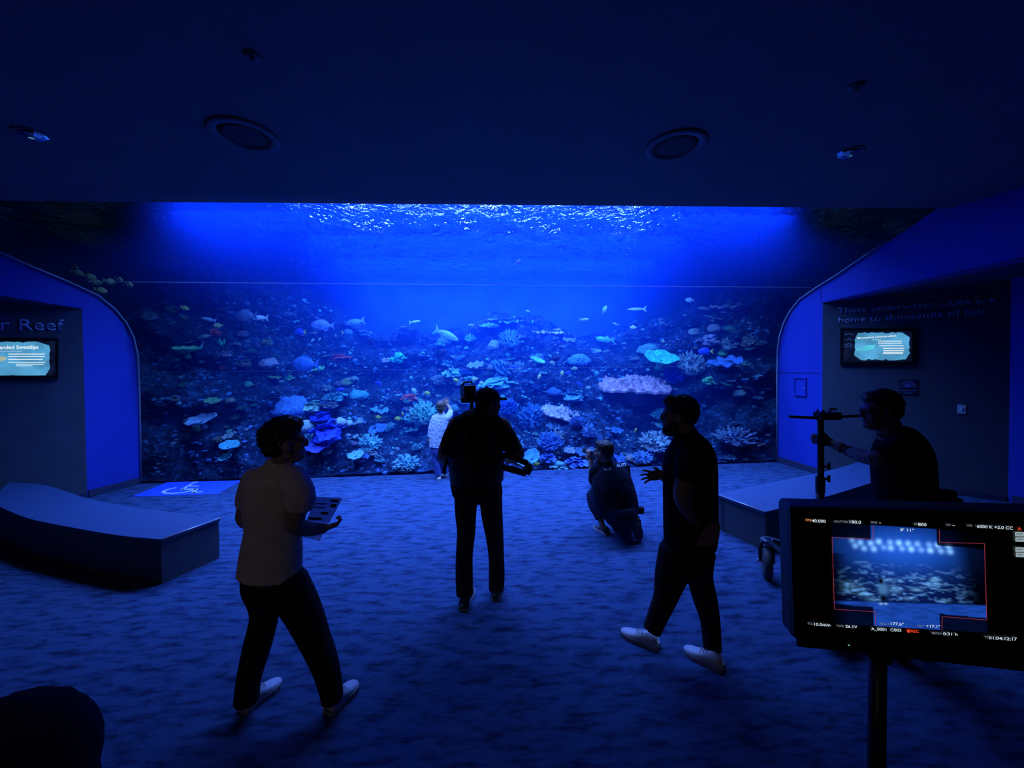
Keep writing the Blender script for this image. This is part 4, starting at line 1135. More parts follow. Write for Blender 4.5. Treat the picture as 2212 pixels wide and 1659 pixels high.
for quad in (((.38, .82), (.42, .82), (.46, .38), (.41, .38)), ((.42, .44), (.62, .44), (.62, .36), (.42, .36)), ((.58, .42), (.63, .42), (.70, .12), (.65, .12)), ((.66, .18), (.76, .22), (.76, .15), (.66, .11)), ((.42, .64), (.56, .64), (.56, .58), (.42, .58)),
             ((.36, .88), (.43, .88), (.43, .97), (.36, .97))):
    mb.prism([sign_pt(*p) for p in quad], (0, 0, .001))
obj('wheelchair_symbol', mb, m_white, t)

# ---- ceiling speakers, downlights and small fittings
m_grille = mat('speaker_grille', (0.035, 0.04, 0.06), 0.7, var=0.3, scale=160)
m_ring = mat('speaker_ring', (0.09, 0.10, 0.14), 0.5, var=0.05)
m_chrome = mat('polished_reflector', (0.8, 0.82, 0.85), 0.12, metal=1.0, var=0.05)
def ceil_at(px, py): return atz(px, py, CEIL)
for px, py, lab in ((527, 291, 'round recessed ceiling speaker left of the middle'), (1460, 314, 'round recessed ceiling speaker right of the middle')):
    c = ceil_at(px, py); t = thing('ceiling_speaker', lab, 'speaker', c)
    obj('ring', MB().lathe([(0.255, 0.0), (0.255, -0.012), (0.235, -0.022), (0.19, -0.018), (0.185, -0.003)], c, 40), m_ring, t, smooth=True)
    obj('grille', MB().lathe([(0.18, -0.004), (0.12, -0.007), (0.0005, -0.008)], c, 32), m_grille, t, smooth=True)
for px, py, lab in ((72, 290, 'recessed downlight with a faceted reflector at upper left'), (1832, 329, 'recessed downlight with a faceted reflector at upper right')):
    c = ceil_at(px, py); t = thing('downlight', lab, 'light', c)
    obj('trim_ring', MB().lathe([(0.115, 0), (0.115, -0.006), (0.10, -0.010), (0.09, -0.002)], c, 28), m_ring, t, smooth=True)
    obj('reflector', MB().lathe([(0.088, -0.002), (0.080, -0.018), (0.055, -0.034), (0.03, -0.040), (0.001, -0.042)], c, 9), m_chrome, t)
for px, py, lab in ((545, 120, 'small dark ceiling sprinkler near the top left speaker'), (1848, 186, 'small dark ceiling sprinkler near the right downlight')):
    c = ceil_at(px, py); t = thing('sprinkler', lab, 'sprinkler', c)
    obj('escutcheon', MB().lathe([(0.05, 0), (0.045, -0.012), (0.02, -0.016), (0.001, -0.016)], c, 18), m_ring, t, smooth=True)
    obj('deflector', MB().lathe([(0.008, -0.016), (0.008, -0.045), (0.028, -0.047), (0.028, -0.050), (0.001, -0.050)], c, 12), m_ring, t)

# ------------------------------------------------------------------ people
def remesh(mb, voxel, smooth=4, name='body'):
    """union of the overlapping closed shapes as one continuous smooth surface"""
    me = mb.mesh(name)
    bm = bmesh.new(); bm.from_mesh(me); bmesh.ops.recalc_face_normals(bm, faces=bm.faces); bm.to_mesh(me); bm.free()
    o = bpy.data.objects.new('tmp', me); COL.objects.link(o)
    r = o.modifiers.new('r', 'REMESH'); r.mode = 'VOXEL'; r.voxel_size = voxel
    if smooth:
        s = o.modifiers.new('s', 'SMOOTH'); s.iterations = smooth; s.factor = 0.5
    dg = bpy.context.evaluated_depsgraph_get(); dg.update()
    out = bpy.data.meshes.new_from_object(o.evaluated_get(dg))
    bpy.data.objects.remove(o); bpy.data.meshes.remove(me)
    out.polygons.foreach_set('use_smooth', [True] * len(out.polygons))
    out.name = name
    return out
def smooth_chain(nodes, k=4):
    if len(nodes) < 3: k = 3
    P = [np.array(n_, float) for n_ in nodes]; out = []
    for i in range(len(P) - 1):
        p0 = P[max(0, i - 1)]; p1 = P[i]; p2 = P[i + 1]; p3 = P[min(len(P) - 1, i + 2)]
        for q in range(k):
            t = q / k
            out.append(0.5 * (2 * p1 + (p2 - p0) * t + (2 * p0 - 5 * p1 + 4 * p2 - p3) * t ** 2 + (3 * p1 - p0 - 3 * p2 + p3) * t ** 3))
    out.append(P[-1]); return out
class Body:
    """shapes of one figure, given where the photo shows them and how deep they lie"""
    def __init__(s, D): s.D = D; s.k = D / F
    def pt(s, px, py, dd=0.0): return at(px, py, s.D + dd)
    def limb(s, mb, nodes, seg=16, flat0=False, flat1=False):
        """nodes: (px, py, depth offset, half width px, half depth px)"""
        nodes = [tuple(n_) + ((n_[3],) if len(n_) == 4 else ()) for n_ in nodes]
        ch = smooth_chain(nodes)
        pts = [s.pt(*c[:3]) for c in ch]; N = len(pts)
        vs = []; fs = []; rows = []
        def ring(c, t, ra, rb):
            a = t.cross(VIEW)
            a = a.normalized() if a.length > 0.15 else RT.copy()
            b_ = a.cross(t).normalized()
            return [c + a * (math.cos(2 * math.pi * q / seg) * ra) + b_ * (math.sin(2 * math.pi * q / seg) * rb) for q in range(seg)]
        tang = [(pts[min(i + 1, N - 1)] - pts[max(i - 1, 0)]).normalized() for i in range(N)]
        if not flat0:
            r = min(ch[0][3], ch[0][4]) * s.k
            for f_, g in ((0.9, 0.45), (0.55, 0.85)): rows.append(ring(pts[0] - tang[0] * r * f_, tang[0], ch[0][3] * s.k * g, ch[0][4] * s.k * g))
        for i in range(N): rows.append(ring(pts[i], tang[i], ch[i][3] * s.k, ch[i][4] * s.k))
        if not flat1:
            r = min(ch[-1][3], ch[-1][4]) * s.k
            for f_, g in ((0.55, 0.85), (0.9, 0.45)): rows.append(ring(pts[-1] + tang[-1] * r * f_, tang[-1], ch[-1][3] * s.k * g, ch[-1][4] * s.k * g))
        for r in rows: vs += r
        for i in range(len(rows) - 1):
            for q in range(seg):
                q2 = (q + 1) % seg; fs.append((i * seg + q, i * seg + q2, (i + 1) * seg + q2, (i + 1) * seg + q))
        fs.append(tuple(range(seg - 1, -1, -1))); m_ = (len(rows) - 1) * seg; fs.append(tuple(m_ + q for q in range(seg)))
        mb.add(vs, fs)
def basis(fx, up=UP):
    x = Vector(fx).normalized(); y = Vector(up).cross(x).normalized(); z = x.cross(y).normalized()
    return Matrix((x, y, z)).transposed()          # columns: forward, left, up
def head_shapes(mb, c, fwd, size=1.0):
    B = basis(fwd)
    def e(p, r): mb.ball(c + B @ (Vector(p) * size), tuple(v * size for v in r), 18, 12, B)
    e((-0.012, 0, 0.032), (0.098, 0.077, 0.090)); e((0.028, 0, -0.028), (0.062, 0.060, 0.085)); e((0.044, 0, -0.088), (0.044, 0.042, 0.034))
    e((0.092, 0, -0.016), (0.022, 0.013, 0.026)); e((0.102, 0, -0.030), (0.013, 0.015, 0.011)); e((0.080, 0, 0.020), (0.018, 0.050, 0.013))
    e((0.084, 0, -0.062), (0.013, 0.024, 0.012)); e((0.080, 0, -0.094), (0.014, 0.02, 0.014))
    for s in (-1, 1):
        e((0.0, s * 0.077, -0.015), (0.020, 0.010, 0.032)); e((0.062, s * 0.036, -0.03), (0.026, 0.024, 0.03))
    return B
def eye_mesh(c, B, size=1.0):
    mb = MB()
    for s in (-1, 1): mb.ball(c + B @ (Vector((0.083, s * 0.033, 0.0)) * size), 0.0115 * size, 10, 8)
    return mb
def hand_shapes(mb, wrist, d, nrm, side, size=1.0, curl=0.35, spread=0.16, thumb=1.0):
    """palm and five fingers; d from wrist to fingertips, nrm out of the palm, thumb on +side"""
    d = Vector(d).normalized(); nrm = (Vector(nrm) - d * Vector(nrm).dot(d)).normalized(); w = d.cross(nrm) * side
    M = Matrix((d, w, nrm)).transposed()
    mb.ball(wrist + d * 0.048 * size, (0.052 * size, 0.042 * size, 0.017 * size), 14, 10, M)
    mb.ball(wrist + d * 0.02 * size + w * 0.022 * size, (0.035 * size, 0.020 * size, 0.019 * size), 10, 8, M)
    L = (0.072, 0.082, 0.076, 0.060)
    for i in range(4):
        off = 0.030 - i * 0.020; ang = (0.5 - i / 3) * 2 * spread
        p = wrist + d * (0.088 - 0.004 * abs(i - 1.2)) * size + w * off * size
        dir_ = (d * math.cos(ang) + w * math.sin(ang)).normalized(); pts = [p - dir_ * 0.02 * size, p]
        a = 0.0
        for sgm, ln in enumerate((0.45, 0.32, 0.25)):
            a += curl * (0.7 + 0.4 * sgm)
            p = p + (dir_ * math.cos(a) + nrm * math.sin(a)) * L[i] * ln * size; pts.append(p)
        r = 0.0088 * size
        mb.tube(pts, [r * 1.05, r * 1.05, r, r * 0.92, r * 0.7], 8)
    p = wrist + d * 0.025 * size + w * 0.034 * size
    t1 = (d * 0.62 + w * 0.72 * thumb + nrm * 0.25).normalized(); t2 = (d * 0.85 + w * 0.4 * thumb + nrm * 0.35).normalized()
    mb.tube([p - t1 * 0.02 * size, p, p + t1 * 0.034 * size, p + t1 * 0.034 * size + t2 * 0.030 * size], [0.013 * size, 0.0125 * size, 0.0105 * size, 0.0075 * size], 8)
def hair_mesh(c, B, size, shapes, voxel=0.006, rough=0.008, freq=38, name='hair'):
    mb = MB()
    for p, r in shapes: mb.ball(c + B @ (Vector(p) * size), tuple(v * size for v in r), 18, 12, B)
    me = remesh(mb, voxel, 2, name)
    for v in me.vertices:
        n_ = noise.noise(v.co * freq) + 0.6 * noise.noise(v.co * freq * 2.3)
        v.co += v.normal * rough * n_
    return me
def shoe_parts(heel, toe, up=UP, w=0.05, h=0.085):
    """upper and sole meshes of a trainer standing on the line from heel to toe"""
    heel = Vector(heel); toe = Vector(toe); d = (toe - heel); L = d.length; d.normalize()
    s = Vector(up).cross(d).normalized(); u = d.cross(s)
    def P(x, y, z): return heel + d * (x * L) + s * y + u * z
    prof = [(0.0, .55, .40), (.05, .80, .80), (.15, .84, 1.0), (.28, .78, 1.02), (.40, .80, .86), (.55, .95, .66), (.70, 1.0, .52), (.85, .88, .44), (.95, .60, .36), (1.0, .25, .28)]
    up_ = MB(); so = MB(); seg = 14; vs = []; fs = []
    for x, ww, hh in prof:
        for q in range(seg):
            a = 2 * math.pi * q / seg; yy = math.cos(a) * ww * w; zz = math.sin(a)
            zz = 0.022 + (hh * h - 0.022) * max(0, zz) ** 0.8 if zz > 0 else 0.022 * (1 + 0.3 * zz)
            vs.append(P(x, yy, zz))
    n_ = len(prof)
    for i in range(n_ - 1):
        for q in range(seg):
            q2 = (q + 1) % seg; fs.append((i * seg + q, i * seg + q2, (i + 1) * seg + q2, (i + 1) * seg + q))
    fs.append(tuple(range(seg))); fs.append(tuple((n_ - 1) * seg + q for q in range(seg)))
    up_.add(vs, fs)
    ring = []
    for x, ww, hh in prof: ring.append((x, ww * w * 1.06))
    poly = [P(x, y, 0.001) for x, y in ring] + [P(x, -y, 0.001) for x, y in ring[::-1]]
    so.prism(poly, u * 0.026)
    lace = MB()
    for q in range(3):
        x = 0.42 + q * 0.07; z = h * (0.86 - q * 0.08)
        lace.tube([P(x, -0.022, z - 0.008), P(x + .01, 0, z + 0.002), P(x, 0.022, z - 0.008)], 0.004, 5)
    return up_, so, lace
def add_shoes(t, pairs, m_up, m_so, m_la, **kw):
    for heel, toe, *rest in pairs:
        u_, s_, la = shoe_parts(heel, toe, *(rest or (UP,)), **kw)
        sh = obj('shoe', u_, m_up, t, smooth=True); tag(sh)
        off = MB(); off.add([v for v in s_.v], s_.f)
        so = obj('sole', off, m_so, sh); lo = obj('laces', la, m_la, sh)
        for o_ in (so, lo):                # children of the shoe share the figure's origin
            pass
    return t
def mesh_part(name, me, m, t):
    me.transform(Matrix.Translation(-root_loc(t))); me.materials.clear()
    return link(name, me, m, t)
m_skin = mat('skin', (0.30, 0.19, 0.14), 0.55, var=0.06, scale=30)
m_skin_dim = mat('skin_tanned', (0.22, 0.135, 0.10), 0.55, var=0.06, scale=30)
m_hair = mat('dark_hair', (0.012, 0.009, 0.008), 0.6, var=0.3, scale=90)
m_hair_brown = mat('brown_hair', (0.09, 0.06, 0.045), 0.65, var=0.3, scale=90)
m_eyes = mat('eyes', (0.12, 0.12, 0.13), 0.15, var=0.1)
def cloth(name, c, bump=0.6, sc=16, var=0.12): return mat(name, c, 0.9, var=var, scale=sc, bump=bump, spec=0.12)
m_tee_beige = cloth('beige_tshirt', (0.58, 0.52, 0.48)); m_black_cloth = cloth('black_cloth', (0.012, 0.013, 0.018)); m_charcoal = cloth('charcoal_trousers', (0.022, 0.022, 0.028))
m_navy = cloth('navy_jeans', (0.013, 0.02, 0.05)); m_navy_tee = cloth('navy_tshirt', (0.009, 0.012, 0.028)); m_white_shirt = cloth('white_shirt', (0.48, 0.54, 0.62), 1.0, 22)
m_denim = cloth('denim', (0.05, 0.09, 0.30)); m_white_shoe = mat('white_shoe_leather', (0.48, 0.49, 0.52), 0.45, var=0.05); m_shoe_sole = mat('pale_sole', (0.30, 0.30, 0.31), 0.6, var=0.05)
m_dark_shoe = mat('dark_shoe', (0.03, 0.035, 0.05), 0.6, var=0.15); m_dark_sole = mat('dark_sole', (0.06, 0.06, 0.065), 0.7, var=0.2)
m_lace = mat('shoe_laces', (0.6, 0.6, 0.62), 0.7, var=0.05)
m_paper = mat('printed_paper', (0.62, 0.62, 0.66), 0.7, var=0.03)
_n = m_paper.node_tree.nodes; _l = m_paper.node_tree.links
_t = _n.new('ShaderNodeBsdfTranslucent'); _t.inputs[0].default_value = (0.85, 0.86, 0.9, 1)
_m = _n.new('ShaderNodeMixShader'); _m.inputs[0].default_value = 0.55
_l.new(_n['Principled BSDF'].outputs[0], _m.inputs[1]); _l.new(_t.outputs[0], _m.inputs[2]); _l.new(_m.outputs[0], _n['Material Output'].inputs['Surface'])
m_ink = mat('paper_print', (0.05, 0.05, 0.07), 0.8, var=0.1)
m_gear = mat('black_gear', (0.010, 0.010, 0.013), 0.42, var=0.2, scale=30); m_gear_metal = mat('gear_metal', (0.35, 0.36, 0.40), 0.3, metal=0.8, var=0.1)
STD_HAIR = [((-0.022, 0, 0.050), (0.104, 0.086, 0.088)), ((-0.055, 0, 0.0), (0.062, 0.074, 0.070))]

# --- man in the beige t-shirt with papers
b = Body(2.27)
t = thing('person', 'man in a beige t-shirt and white trainers walking right with printed sheets in hand', 'person', atz(625, 1525))
hf = RT * 0.80 + AW * 0.55 + UP * 0.06
hc = b.pt(616, 956, 0)
sk = MB(); B = head_shapes(sk, hc, hf, 1.08)
b.limb(sk, [(604, 1030, 0.02, 21), (609, 985, 0.0, 20)])
b.limb(sk, [(598, 1050, 0, 45, 26), (592, 1150, 0, 42, 26), (588, 1250, 0, 46, 28)])
b.limb(sk, [(570, 1270, 0.03, 22), (556, 1395, 0, 17), (534, 1508, -0.03, 11)]); b.limb(sk, [(622, 1270, 0, 22), (676, 1380, 0.03, 18), (716, 1505, -0.01, 11)])
b.limb(sk, [(640, 1045, -0.08, 20), (649, 1080, -0.10, 20), (636, 1130, -0.10, 19), (668, 1143, -0.01, 15), (698, 1142, 0.07, 11)])
hand_shapes(sk, b.pt(698, 1142, 0.07), RT * 0.8 + AW * 0.5 + UP * 0.1, UP * 0.7 - RT * 0.3 + AW * 0.3, -1, 0.95, 1.05, 0.06, 0.5)
b.limb(sk, [(545, 1050, 0.10, 17), (527, 1100, 0.13, 15), (528, 1128, 0.14, 13), (575, 1140, 0.36, 11), (640, 1140, 0.40, 9)])
hand_shapes(sk, b.pt(640, 1140, 0.40), RT * 0.9 + UP * 0.1, UP, 1, 0.95, 0.7, 0.1)
mesh_part('body', remesh(sk, 0.0055, 3), m_skin, t)
obj('eyes', eye_mesh(hc, B, 1.08), m_eyes, t, smooth=True)
hm = hair_mesh(hc, B, 1.08, STD_HAIR + [((0.046, 0, 0.092), (0.050, 0.058, 0.042)), ((0.0, 0, 0.102), (0.080, 0.07, 0.048)), ((-0.066, 0, 0.045), (0.064, 0.075, 0.07))], rough=0.010)
mesh_part('hair', hm, m_hair, t)
sh = MB()
b.limb(sh, [(604, 1010, 0.01, 34, 26), (601, 1026, .01, 56, 36), (597, 1050, 0, 66, 42), (592, 1090, 0, 64, 46), (591, 1140, 0, 58, 44), (587, 1190, 0, 63, 47), (583, 1240, 0, 66, 50)], flat1=True, seg=28)
b.limb(sh, [(632, 1036, -0.06, 30), (648, 1070, -0.10, 30), (648, 1098, -0.10, 27)], flat1=True); b.limb(sh, [(552, 1036, 0.08, 28), (535, 1072, 0.12, 24), (527, 1094, 0.13, 18)], flat1=True)
mesh_part('tshirt', remesh(sh, 0.008, 4), m_tee_beige, t)
tr_ = MB()
b.limb(tr_, [(586, 1222, 0, 60, 45), (590, 1262, 0, 64, 47), (598, 1278, 0, 54, 44)], flat0=True, seg=24)
b.limb(tr_, [(565, 1262, .03, 40, 40), (572, 1324, .02, 29), (556, 1395, 0, 28), (538, 1465, -.03, 24), (532, 1516, -.04, 24)], flat1=True)
b.limb(tr_, [(622, 1262, 0, 42, 42), (654, 1320, .02, 38), (680, 1380, .03, 32), (701, 1432, 0, 28), (714, 1482, -.02, 24), (718, 1514, -.03, 22)], flat1=True)
mesh_part('trousers', remesh(tr_, 0.008, 4), m_charcoal, t)
add_shoes(t, [(atz(520, 1541), atz(606, 1473)), (atz(706, 1546), atz(770, 1478))], m_white_shoe, m_shoe_sole, m_lace, w=0.052, h=0.10)
# the sheets in his hand
q1 = [b.pt(682, 1073, 0.10), b.pt(740, 1076, 0.14), b.pt(712, 1128, 0.10), b.pt(662, 1125, 0.06)]
t = thing('paper_sheet', 'printed paper sheet held up in the hand of the man in the beige t-shirt', 'paper', q1[3])
obj('sheet', MB().prism(q1, AW * 0.0006), m_paper, t)
def on_sheet(q, u, v): return q[3].lerp(q[2], u).lerp(q[0].lerp(q[1], u), v) - AW * 0.0015
for (u0, u1, v0, v1) in ((.62, .92, .82, .92), (.70, .92, .60, .74), (.45, .75, .30, .40), (.1, .5, .55, .6), (.1, .5, .7, .75), (.06, .62, .06, .16)):
    obj('print_block', MB().prism([on_sheet(q1, u0, v0), on_sheet(q1, u1, v0), on_sheet(q1, u1, v1), on_sheet(q1, u0, v1)], -AW * 0.0005), m_ink, t)
q2 = [b.pt(664, 1120, 0.13), b.pt(712, 1126, 0.15), b.pt(690, 1169, 0.13), b.pt(655, 1160, 0.11)]
t = thing('paper_sheet', 'second paper sheet sticking out below the same hand', 'paper', q2[3])
obj('sheet', MB().prism(q2, AW * 0.0006), m_paper, t)

# --- cameraman with the cap
b = Body(3.22)
t = thing('person', 'cameraman in black with a baseball cap seen from behind, wearing a camera rig', 'person', atz(1036, 1300))
hf = RT * 0.88 + AW * 0.45; hc = b.pt(1055, 874, 0)
sk = MB(); B = head_shapes(sk, hc, hf, 1.0)
b.limb(sk, [(1042, 912, 0, 17), (1050, 885, 0, 17)]); b.limb(sk, [(1034, 925, 0, 40, 22), (1028, 1000, 0, 38, 22), (1031, 1058, 0, 34, 20)])
b.limb(sk, [(1012, 1062, 0, 16), (1006, 1110, 0, 13), (1005, 1180, 0, 10), (1004, 1275, 0, 8)]); b.limb(sk, [(1052, 1062, 0, 16), (1063, 1115, 0, 13), (1070, 1180, 0.06, 9), (1072, 1270, 0.12, 8)])
b.limb(sk, [(985, 918, 0, 17), (962, 970, 0.02, 15), (958, 990, 0.10, 12), (970, 1000, 0.32, 9)]); hand_shapes(sk, b.pt(970, 1000, 0.32), RT * 0.5 + AW * 0.8, UP * 0.4 + RT, 1, 1, 0.8, 0.08)
b.limb(sk, [(1085, 918, 0, 17), (1114, 968, 0.02, 15), (1119, 984, 0.10, 13), (1102, 994, 0.36, 9)]); hand_shapes(sk, b.pt(1102, 994, 0.36), AW * 0.9 - RT * 0.4, UP * 0.3 - RT, -1, 1, 0.8, 0.08)
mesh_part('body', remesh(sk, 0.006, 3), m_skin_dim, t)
obj('eyes', eye_mesh(hc, B, 1.0), m_eyes, t, smooth=True)
mesh_part('hair', hair_mesh(hc, B, 1.0, [((-0.045, 0, -0.005), (0.066, 0.078, 0.06)), ((-0.02, 0, 0.03), (0.098, 0.082, 0.07))], rough=0.004), m_hair, t)
cap = MB(); cap.ball(hc + B @ Vector((-0.012, 0, 0.048)), (0.114, 0.094, 0.098), 24, 16, B)
cap.v = [v if (B.transposed() @ (Vector(v) - hc)).z > 0.030 else tuple(Vector(v) + B @ Vector((0, 0, 0.030 - (B.transposed() @ (Vector(v) - hc)).z))) for v in cap.v]
c_ = obj('cap', cap, m_navy_tee, t, smooth=True)
brim = []
for sgn in (0, 1):
    pass
pts = [Vector((0.085 + 0.085 * math.sin(math.pi * i / 12), 0.074 * math.cos(math.pi * i / 12), 0.040 - 0.10 * (0.085 * math.sin(math.pi * i / 12)))) for i in range(13)]
obj('brim', MB().prism([hc + B @ p for p in pts], B @ Vector((0, 0, 0.016))), m_navy_tee, c_, smooth=False)
obj('cap_button', MB().ball(hc + B @ Vector((-0.012, 0, 0.147)), 0.009, 8, 6), m_navy_tee, c_)
sh = MB()
b.limb(sh, [(1042, 897, 0, 24, 20), (1036, 909, 0, 44, 28), (1032, 930, 0, 56, 34), (1029, 965, 0, 57, 38), (1026, 1000, 0, 57, 40), (1027, 1030, 0, 56, 38), (1031, 1064, 0, 54, 38)], flat1=True, seg=28)
b.limb(sh, [(994, 920, 0, 24), (976, 948, 0, 21), (967, 978, .02, 18)], flat1=True); b.limb(sh, [(1072, 922, 0, 24), (1094, 945, 0, 22), (1111, 974, .02, 18)], flat1=True)
mesh_part('jacket', remesh(sh, 0.008, 4), m_black_cloth, t)
vest = MB(); b.limb(vest, [(1030, 985, 0.0, 60, 43), (1029, 1010, 0, 60, 43), (1030, 1040, 0, 58, 41)], flat0=True, flat1=True, seg=28)
vest.tube([b.pt(1000, 990, -0.15), b.pt(1008, 940, -0.14), b.pt(1016, 905, -0.05), b.pt(1020, 900, 0.06)], 0.022, 8); vest.tube([b.pt(1058, 990, -0.15), b.pt(1056, 940, -0.14), b.pt(1054, 907, -0.05), b.pt(1054, 900, 0.06)], 0.022, 8)
mesh_part('support_vest', remesh(vest, 0.008, 2), m_gear, t)
tr_ = MB(); b.limb(tr_, [(1031, 1050, 0, 53, 38), (1033, 1068, 0, 53, 40), (1033, 1078, 0, 50, 36)], flat0=True, flat1=True, seg=24)
b.limb(tr_, [(1007, 1072, 0, 26, 32), (1006, 1110, 0, 23, 27), (1007, 1150, 0, 20, 22), (1003, 1200, 0, 18.5), (1003, 1250, 0, 19), (1004, 1286, -.02, 18)], flat1=True)
b.limb(tr_, [(1060, 1072, 0, 25, 32), (1063, 1115, 0, 23, 27), (1068, 1155, 0.03, 20, 22), (1072, 1200, .08, 17.5), (1073, 1245, .1, 18), (1072, 1274, .12, 17)], flat1=True)
mesh_part('trousers', remesh(tr_, 0.008, 4), m_charcoal, t)
add_shoes(t, [(atz(1000, 1321), atz(1017, 1272)), (atz(1071, 1298), atz(1079, 1256))], m_dark_shoe, m_shoe_sole, m_lace, w=0.052, h=0.10)
# camera rig carried by him
t = thing('camera_rig', 'black cinema camera on its post rising over the left shoulder of the cameraman', 'camera', b.pt(1016, 900, 0.25))
def vbox(px, py, d, w, h, dep, yaw=0.35):
    c = at(px, py, d); fx = (RT * math.cos(yaw) + AW * math.sin(yaw)); fy = UP.cross(fx)
    M = Matrix.Translation(c) @ Matrix((fx, fy, UP)).transposed().to_4x4()
    return MB().box((-w / 2, -dep / 2, -h / 2), (w / 2, dep / 2, h / 2), M)
d0 = b.D + 0.22
obj('camera_body', vbox(1011, 849, d0, 0.105, 0.145, 0.17), m_gear, t, bevel=0.008)
obj('top_handle', MB().tube([at(1000, 831, d0 - .03), at(1002, 826, d0), at(1018, 825, d0 + .1), at(1020, 831, d0 + .13)], 0.010, 8), m_gear, t, smooth=True)
obj('battery', vbox(1004, 864, d0 - 0.04, 0.07, 0.05, 0.06), m_gear, t, bevel=0.006)
obj('lens', MB().tube([at(1019, 849, d0 + .06), at(1021, 850, d0 + .14), at(1022, 850, d0 + .22)], [0.04, 0.045, 0.05], 16), m_gear, t, smooth=True)
obj('focus_motor', MB().tube([at(1022, 842, d0 - .03), at(1028, 846, d0 + .03)], 0.014, 10).tube([at(1021, 853, d0 - .02), at(1027, 857, d0 + .04)], 0.011, 10), m_gear_metal, t)
obj('post', MB().tube([at(1019, 866, d0), at(1020, 905, d0), at(1022, 1040, d0)], 0.017, 12), m_gear, t, smooth=True)
obj('gimbal', MB().tube([at(1021, 985, d0 - .0), at(1021, 1002, d0)], 0.035, 14), m_gear, t)
obj('base_sled', vbox(1022, 1042, d0, 0.10, 0.05, 0.26), m_gear, t, bevel=0.006)
obj('side_grip', MB().tube([b.pt(966, 992, .0), b.pt(961, 1008, .0), b.pt(959, 1022, .0)], [0.012, 0.016, 0.012], 8).tube([b.pt(966, 994, 0), b.pt(974, 1012, .02), b.pt(980, 1028, .04)], 0.014, 8), m_gear, t)
t = thing('stabilizer_arm', 'black sprung stabilizer arm looping out at the right hip of the cameraman', 'arm', b.pt(1086, 1000, 0.05))
dd = -0.02
obj('upper_link', MB().tube([b.pt(1080, 981, dd + .04), b.pt(1108, 988, dd), b.pt(1140, 1001, dd)], [0.020, 0.026, 0.024], 10), m_gear, t, smooth=True)
obj('lower_link', MB().tube([b.pt(1078, 1006, dd + .04), b.pt(1105, 1014, dd), b.pt(1136, 1023, dd)], [0.024, 0.028, 0.026], 10), m_gear, t, smooth=True)
obj('end_joint', MB().tube([b.pt(1139, 1000, dd), b.pt(1143, 1012, dd), b.pt(1138, 1023, dd)], [0.028, 0.034, 0.028], 12), m_gear, t, smooth=True)
obj('spring', MB().tube([b.pt(1084, 993, dd + .03), b.pt(1110, 1000, dd + .02), b.pt(1135, 1011, dd + .01)], 0.008, 8), m_gear_metal, t)
obj('mount_block', vbox(1083, 995, b.D + .03, 0.05, 0.12, 0.06, 0), m_gear, t, bevel=0.005)

# --- bearded man walking left
b = Body(2.66)
t = thing('person', 'bearded man in dark clothes and white trainers walking left with one hand out', 'person', atz(1485, 1415))
hf = -RT * 0.90 + AW * 0.32; hc = b.pt(1466, 897, 0)
sk = MB(); B = head_shapes(sk, hc, hf, 1.06)
b.limb(sk, [(1484, 955, 0, 22), (1477, 920, 0, 21)]); b.limb(sk, [(1488, 975, 0, 40, 24), (1490, 1090, 0, 42, 26), (1488, 1180, 0, 40, 26)])
b.limb(sk, [(1467, 1205, 0, 24), (1438, 1290, -.02, 17), (1410, 1358, -.02, 11)]); b.limb(sk, [(1506, 1205, 0, 22), (1522, 1295, 0, 16), (1538, 1395, -.05, 11)])
b.limb(sk, [(1490, 990, -.12, 21), (1480, 1035, -.14, 19), (1474, 1075, -.15, 17), (1490, 1112, -.12, 13), (1508, 1136, -.10, 10)])
hand_shapes(sk, b.pt(1508, 1136, -.10), -UP * 0.7 + RT * 0.6, AW, 1, 0.95, 0.3, 0.08)
b.limb(sk, [(1458, 990, .12, 20), (1448, 1018, .15, 18), (1447, 1034, .12, 15), (1431, 1027, .06, 11)])
hand_shapes(sk, b.pt(1430, 1026, .06), -RT * 0.98 - UP * 0.05, -AW * 0.92 - UP * 0.15, 1, 0.98, 0.16, 0.34)
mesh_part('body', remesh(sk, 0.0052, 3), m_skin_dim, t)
obj('eyes', eye_mesh(hc, B, 1.06), m_eyes, t, smooth=True)
mesh_part('hair', hair_mesh(hc, B, 1.06, STD_HAIR + [((0.035, 0, 0.094), (0.066, 0.066, 0.038)), ((-0.065, 0, 0.03), (0.062, 0.074, 0.075))], rough=0.007), m_hair, t)
mesh_part('beard', hair_mesh(hc, B, 1.06, [((0.056, 0, -0.102), (0.048, 0.048, 0.040)), ((0.034, 0.045, -0.07), (0.035, 0.02, 0.05)), ((0.034, -0.045, -0.07), (0.035, 0.02, 0.05)), ((0.088, 0, -0.046), (0.010, 0.026, 0.007))], rough=0.005, name='beard'), m_hair, t)
sh = MB()
b.limb(sh, [(1482, 940, 0, 26, 24), (1487, 962, 0, 44, 34), (1491, 990, 0, 54, 40), (1491, 1035, 0, 57, 42), (1491, 1090, 0, 57, 42), (1492, 1145, 0, 57, 44), (1490, 1178, 0, 54, 43)], flat1=True, seg=28)
b.limb(sh, [(1496, 980, -.10, 30), (1490, 1005, -.14, 29), (1482, 1038, -.15, 26)], flat1=True); b.limb(sh, [(1460, 985, .12, 26), (1450, 1018, .15, 22)], flat1=True)
mesh_part('tshirt', remesh(sh, 0.008, 4), m_black_cloth, t)
tr_ = MB(); b.limb(tr_, [(1489, 1160, 0, 51, 42), (1487, 1200, 0, 51, 42), (1484, 1212, 0, 44, 40)], flat0=True, seg=24)
b.limb(tr_, [(1466, 1195, 0, 42, 40), (1448, 1248, 0, 33), (1438, 1288, -.02, 25), (1422, 1328, -.02, 21), (1408, 1362, -.02, 19)], flat1=True)
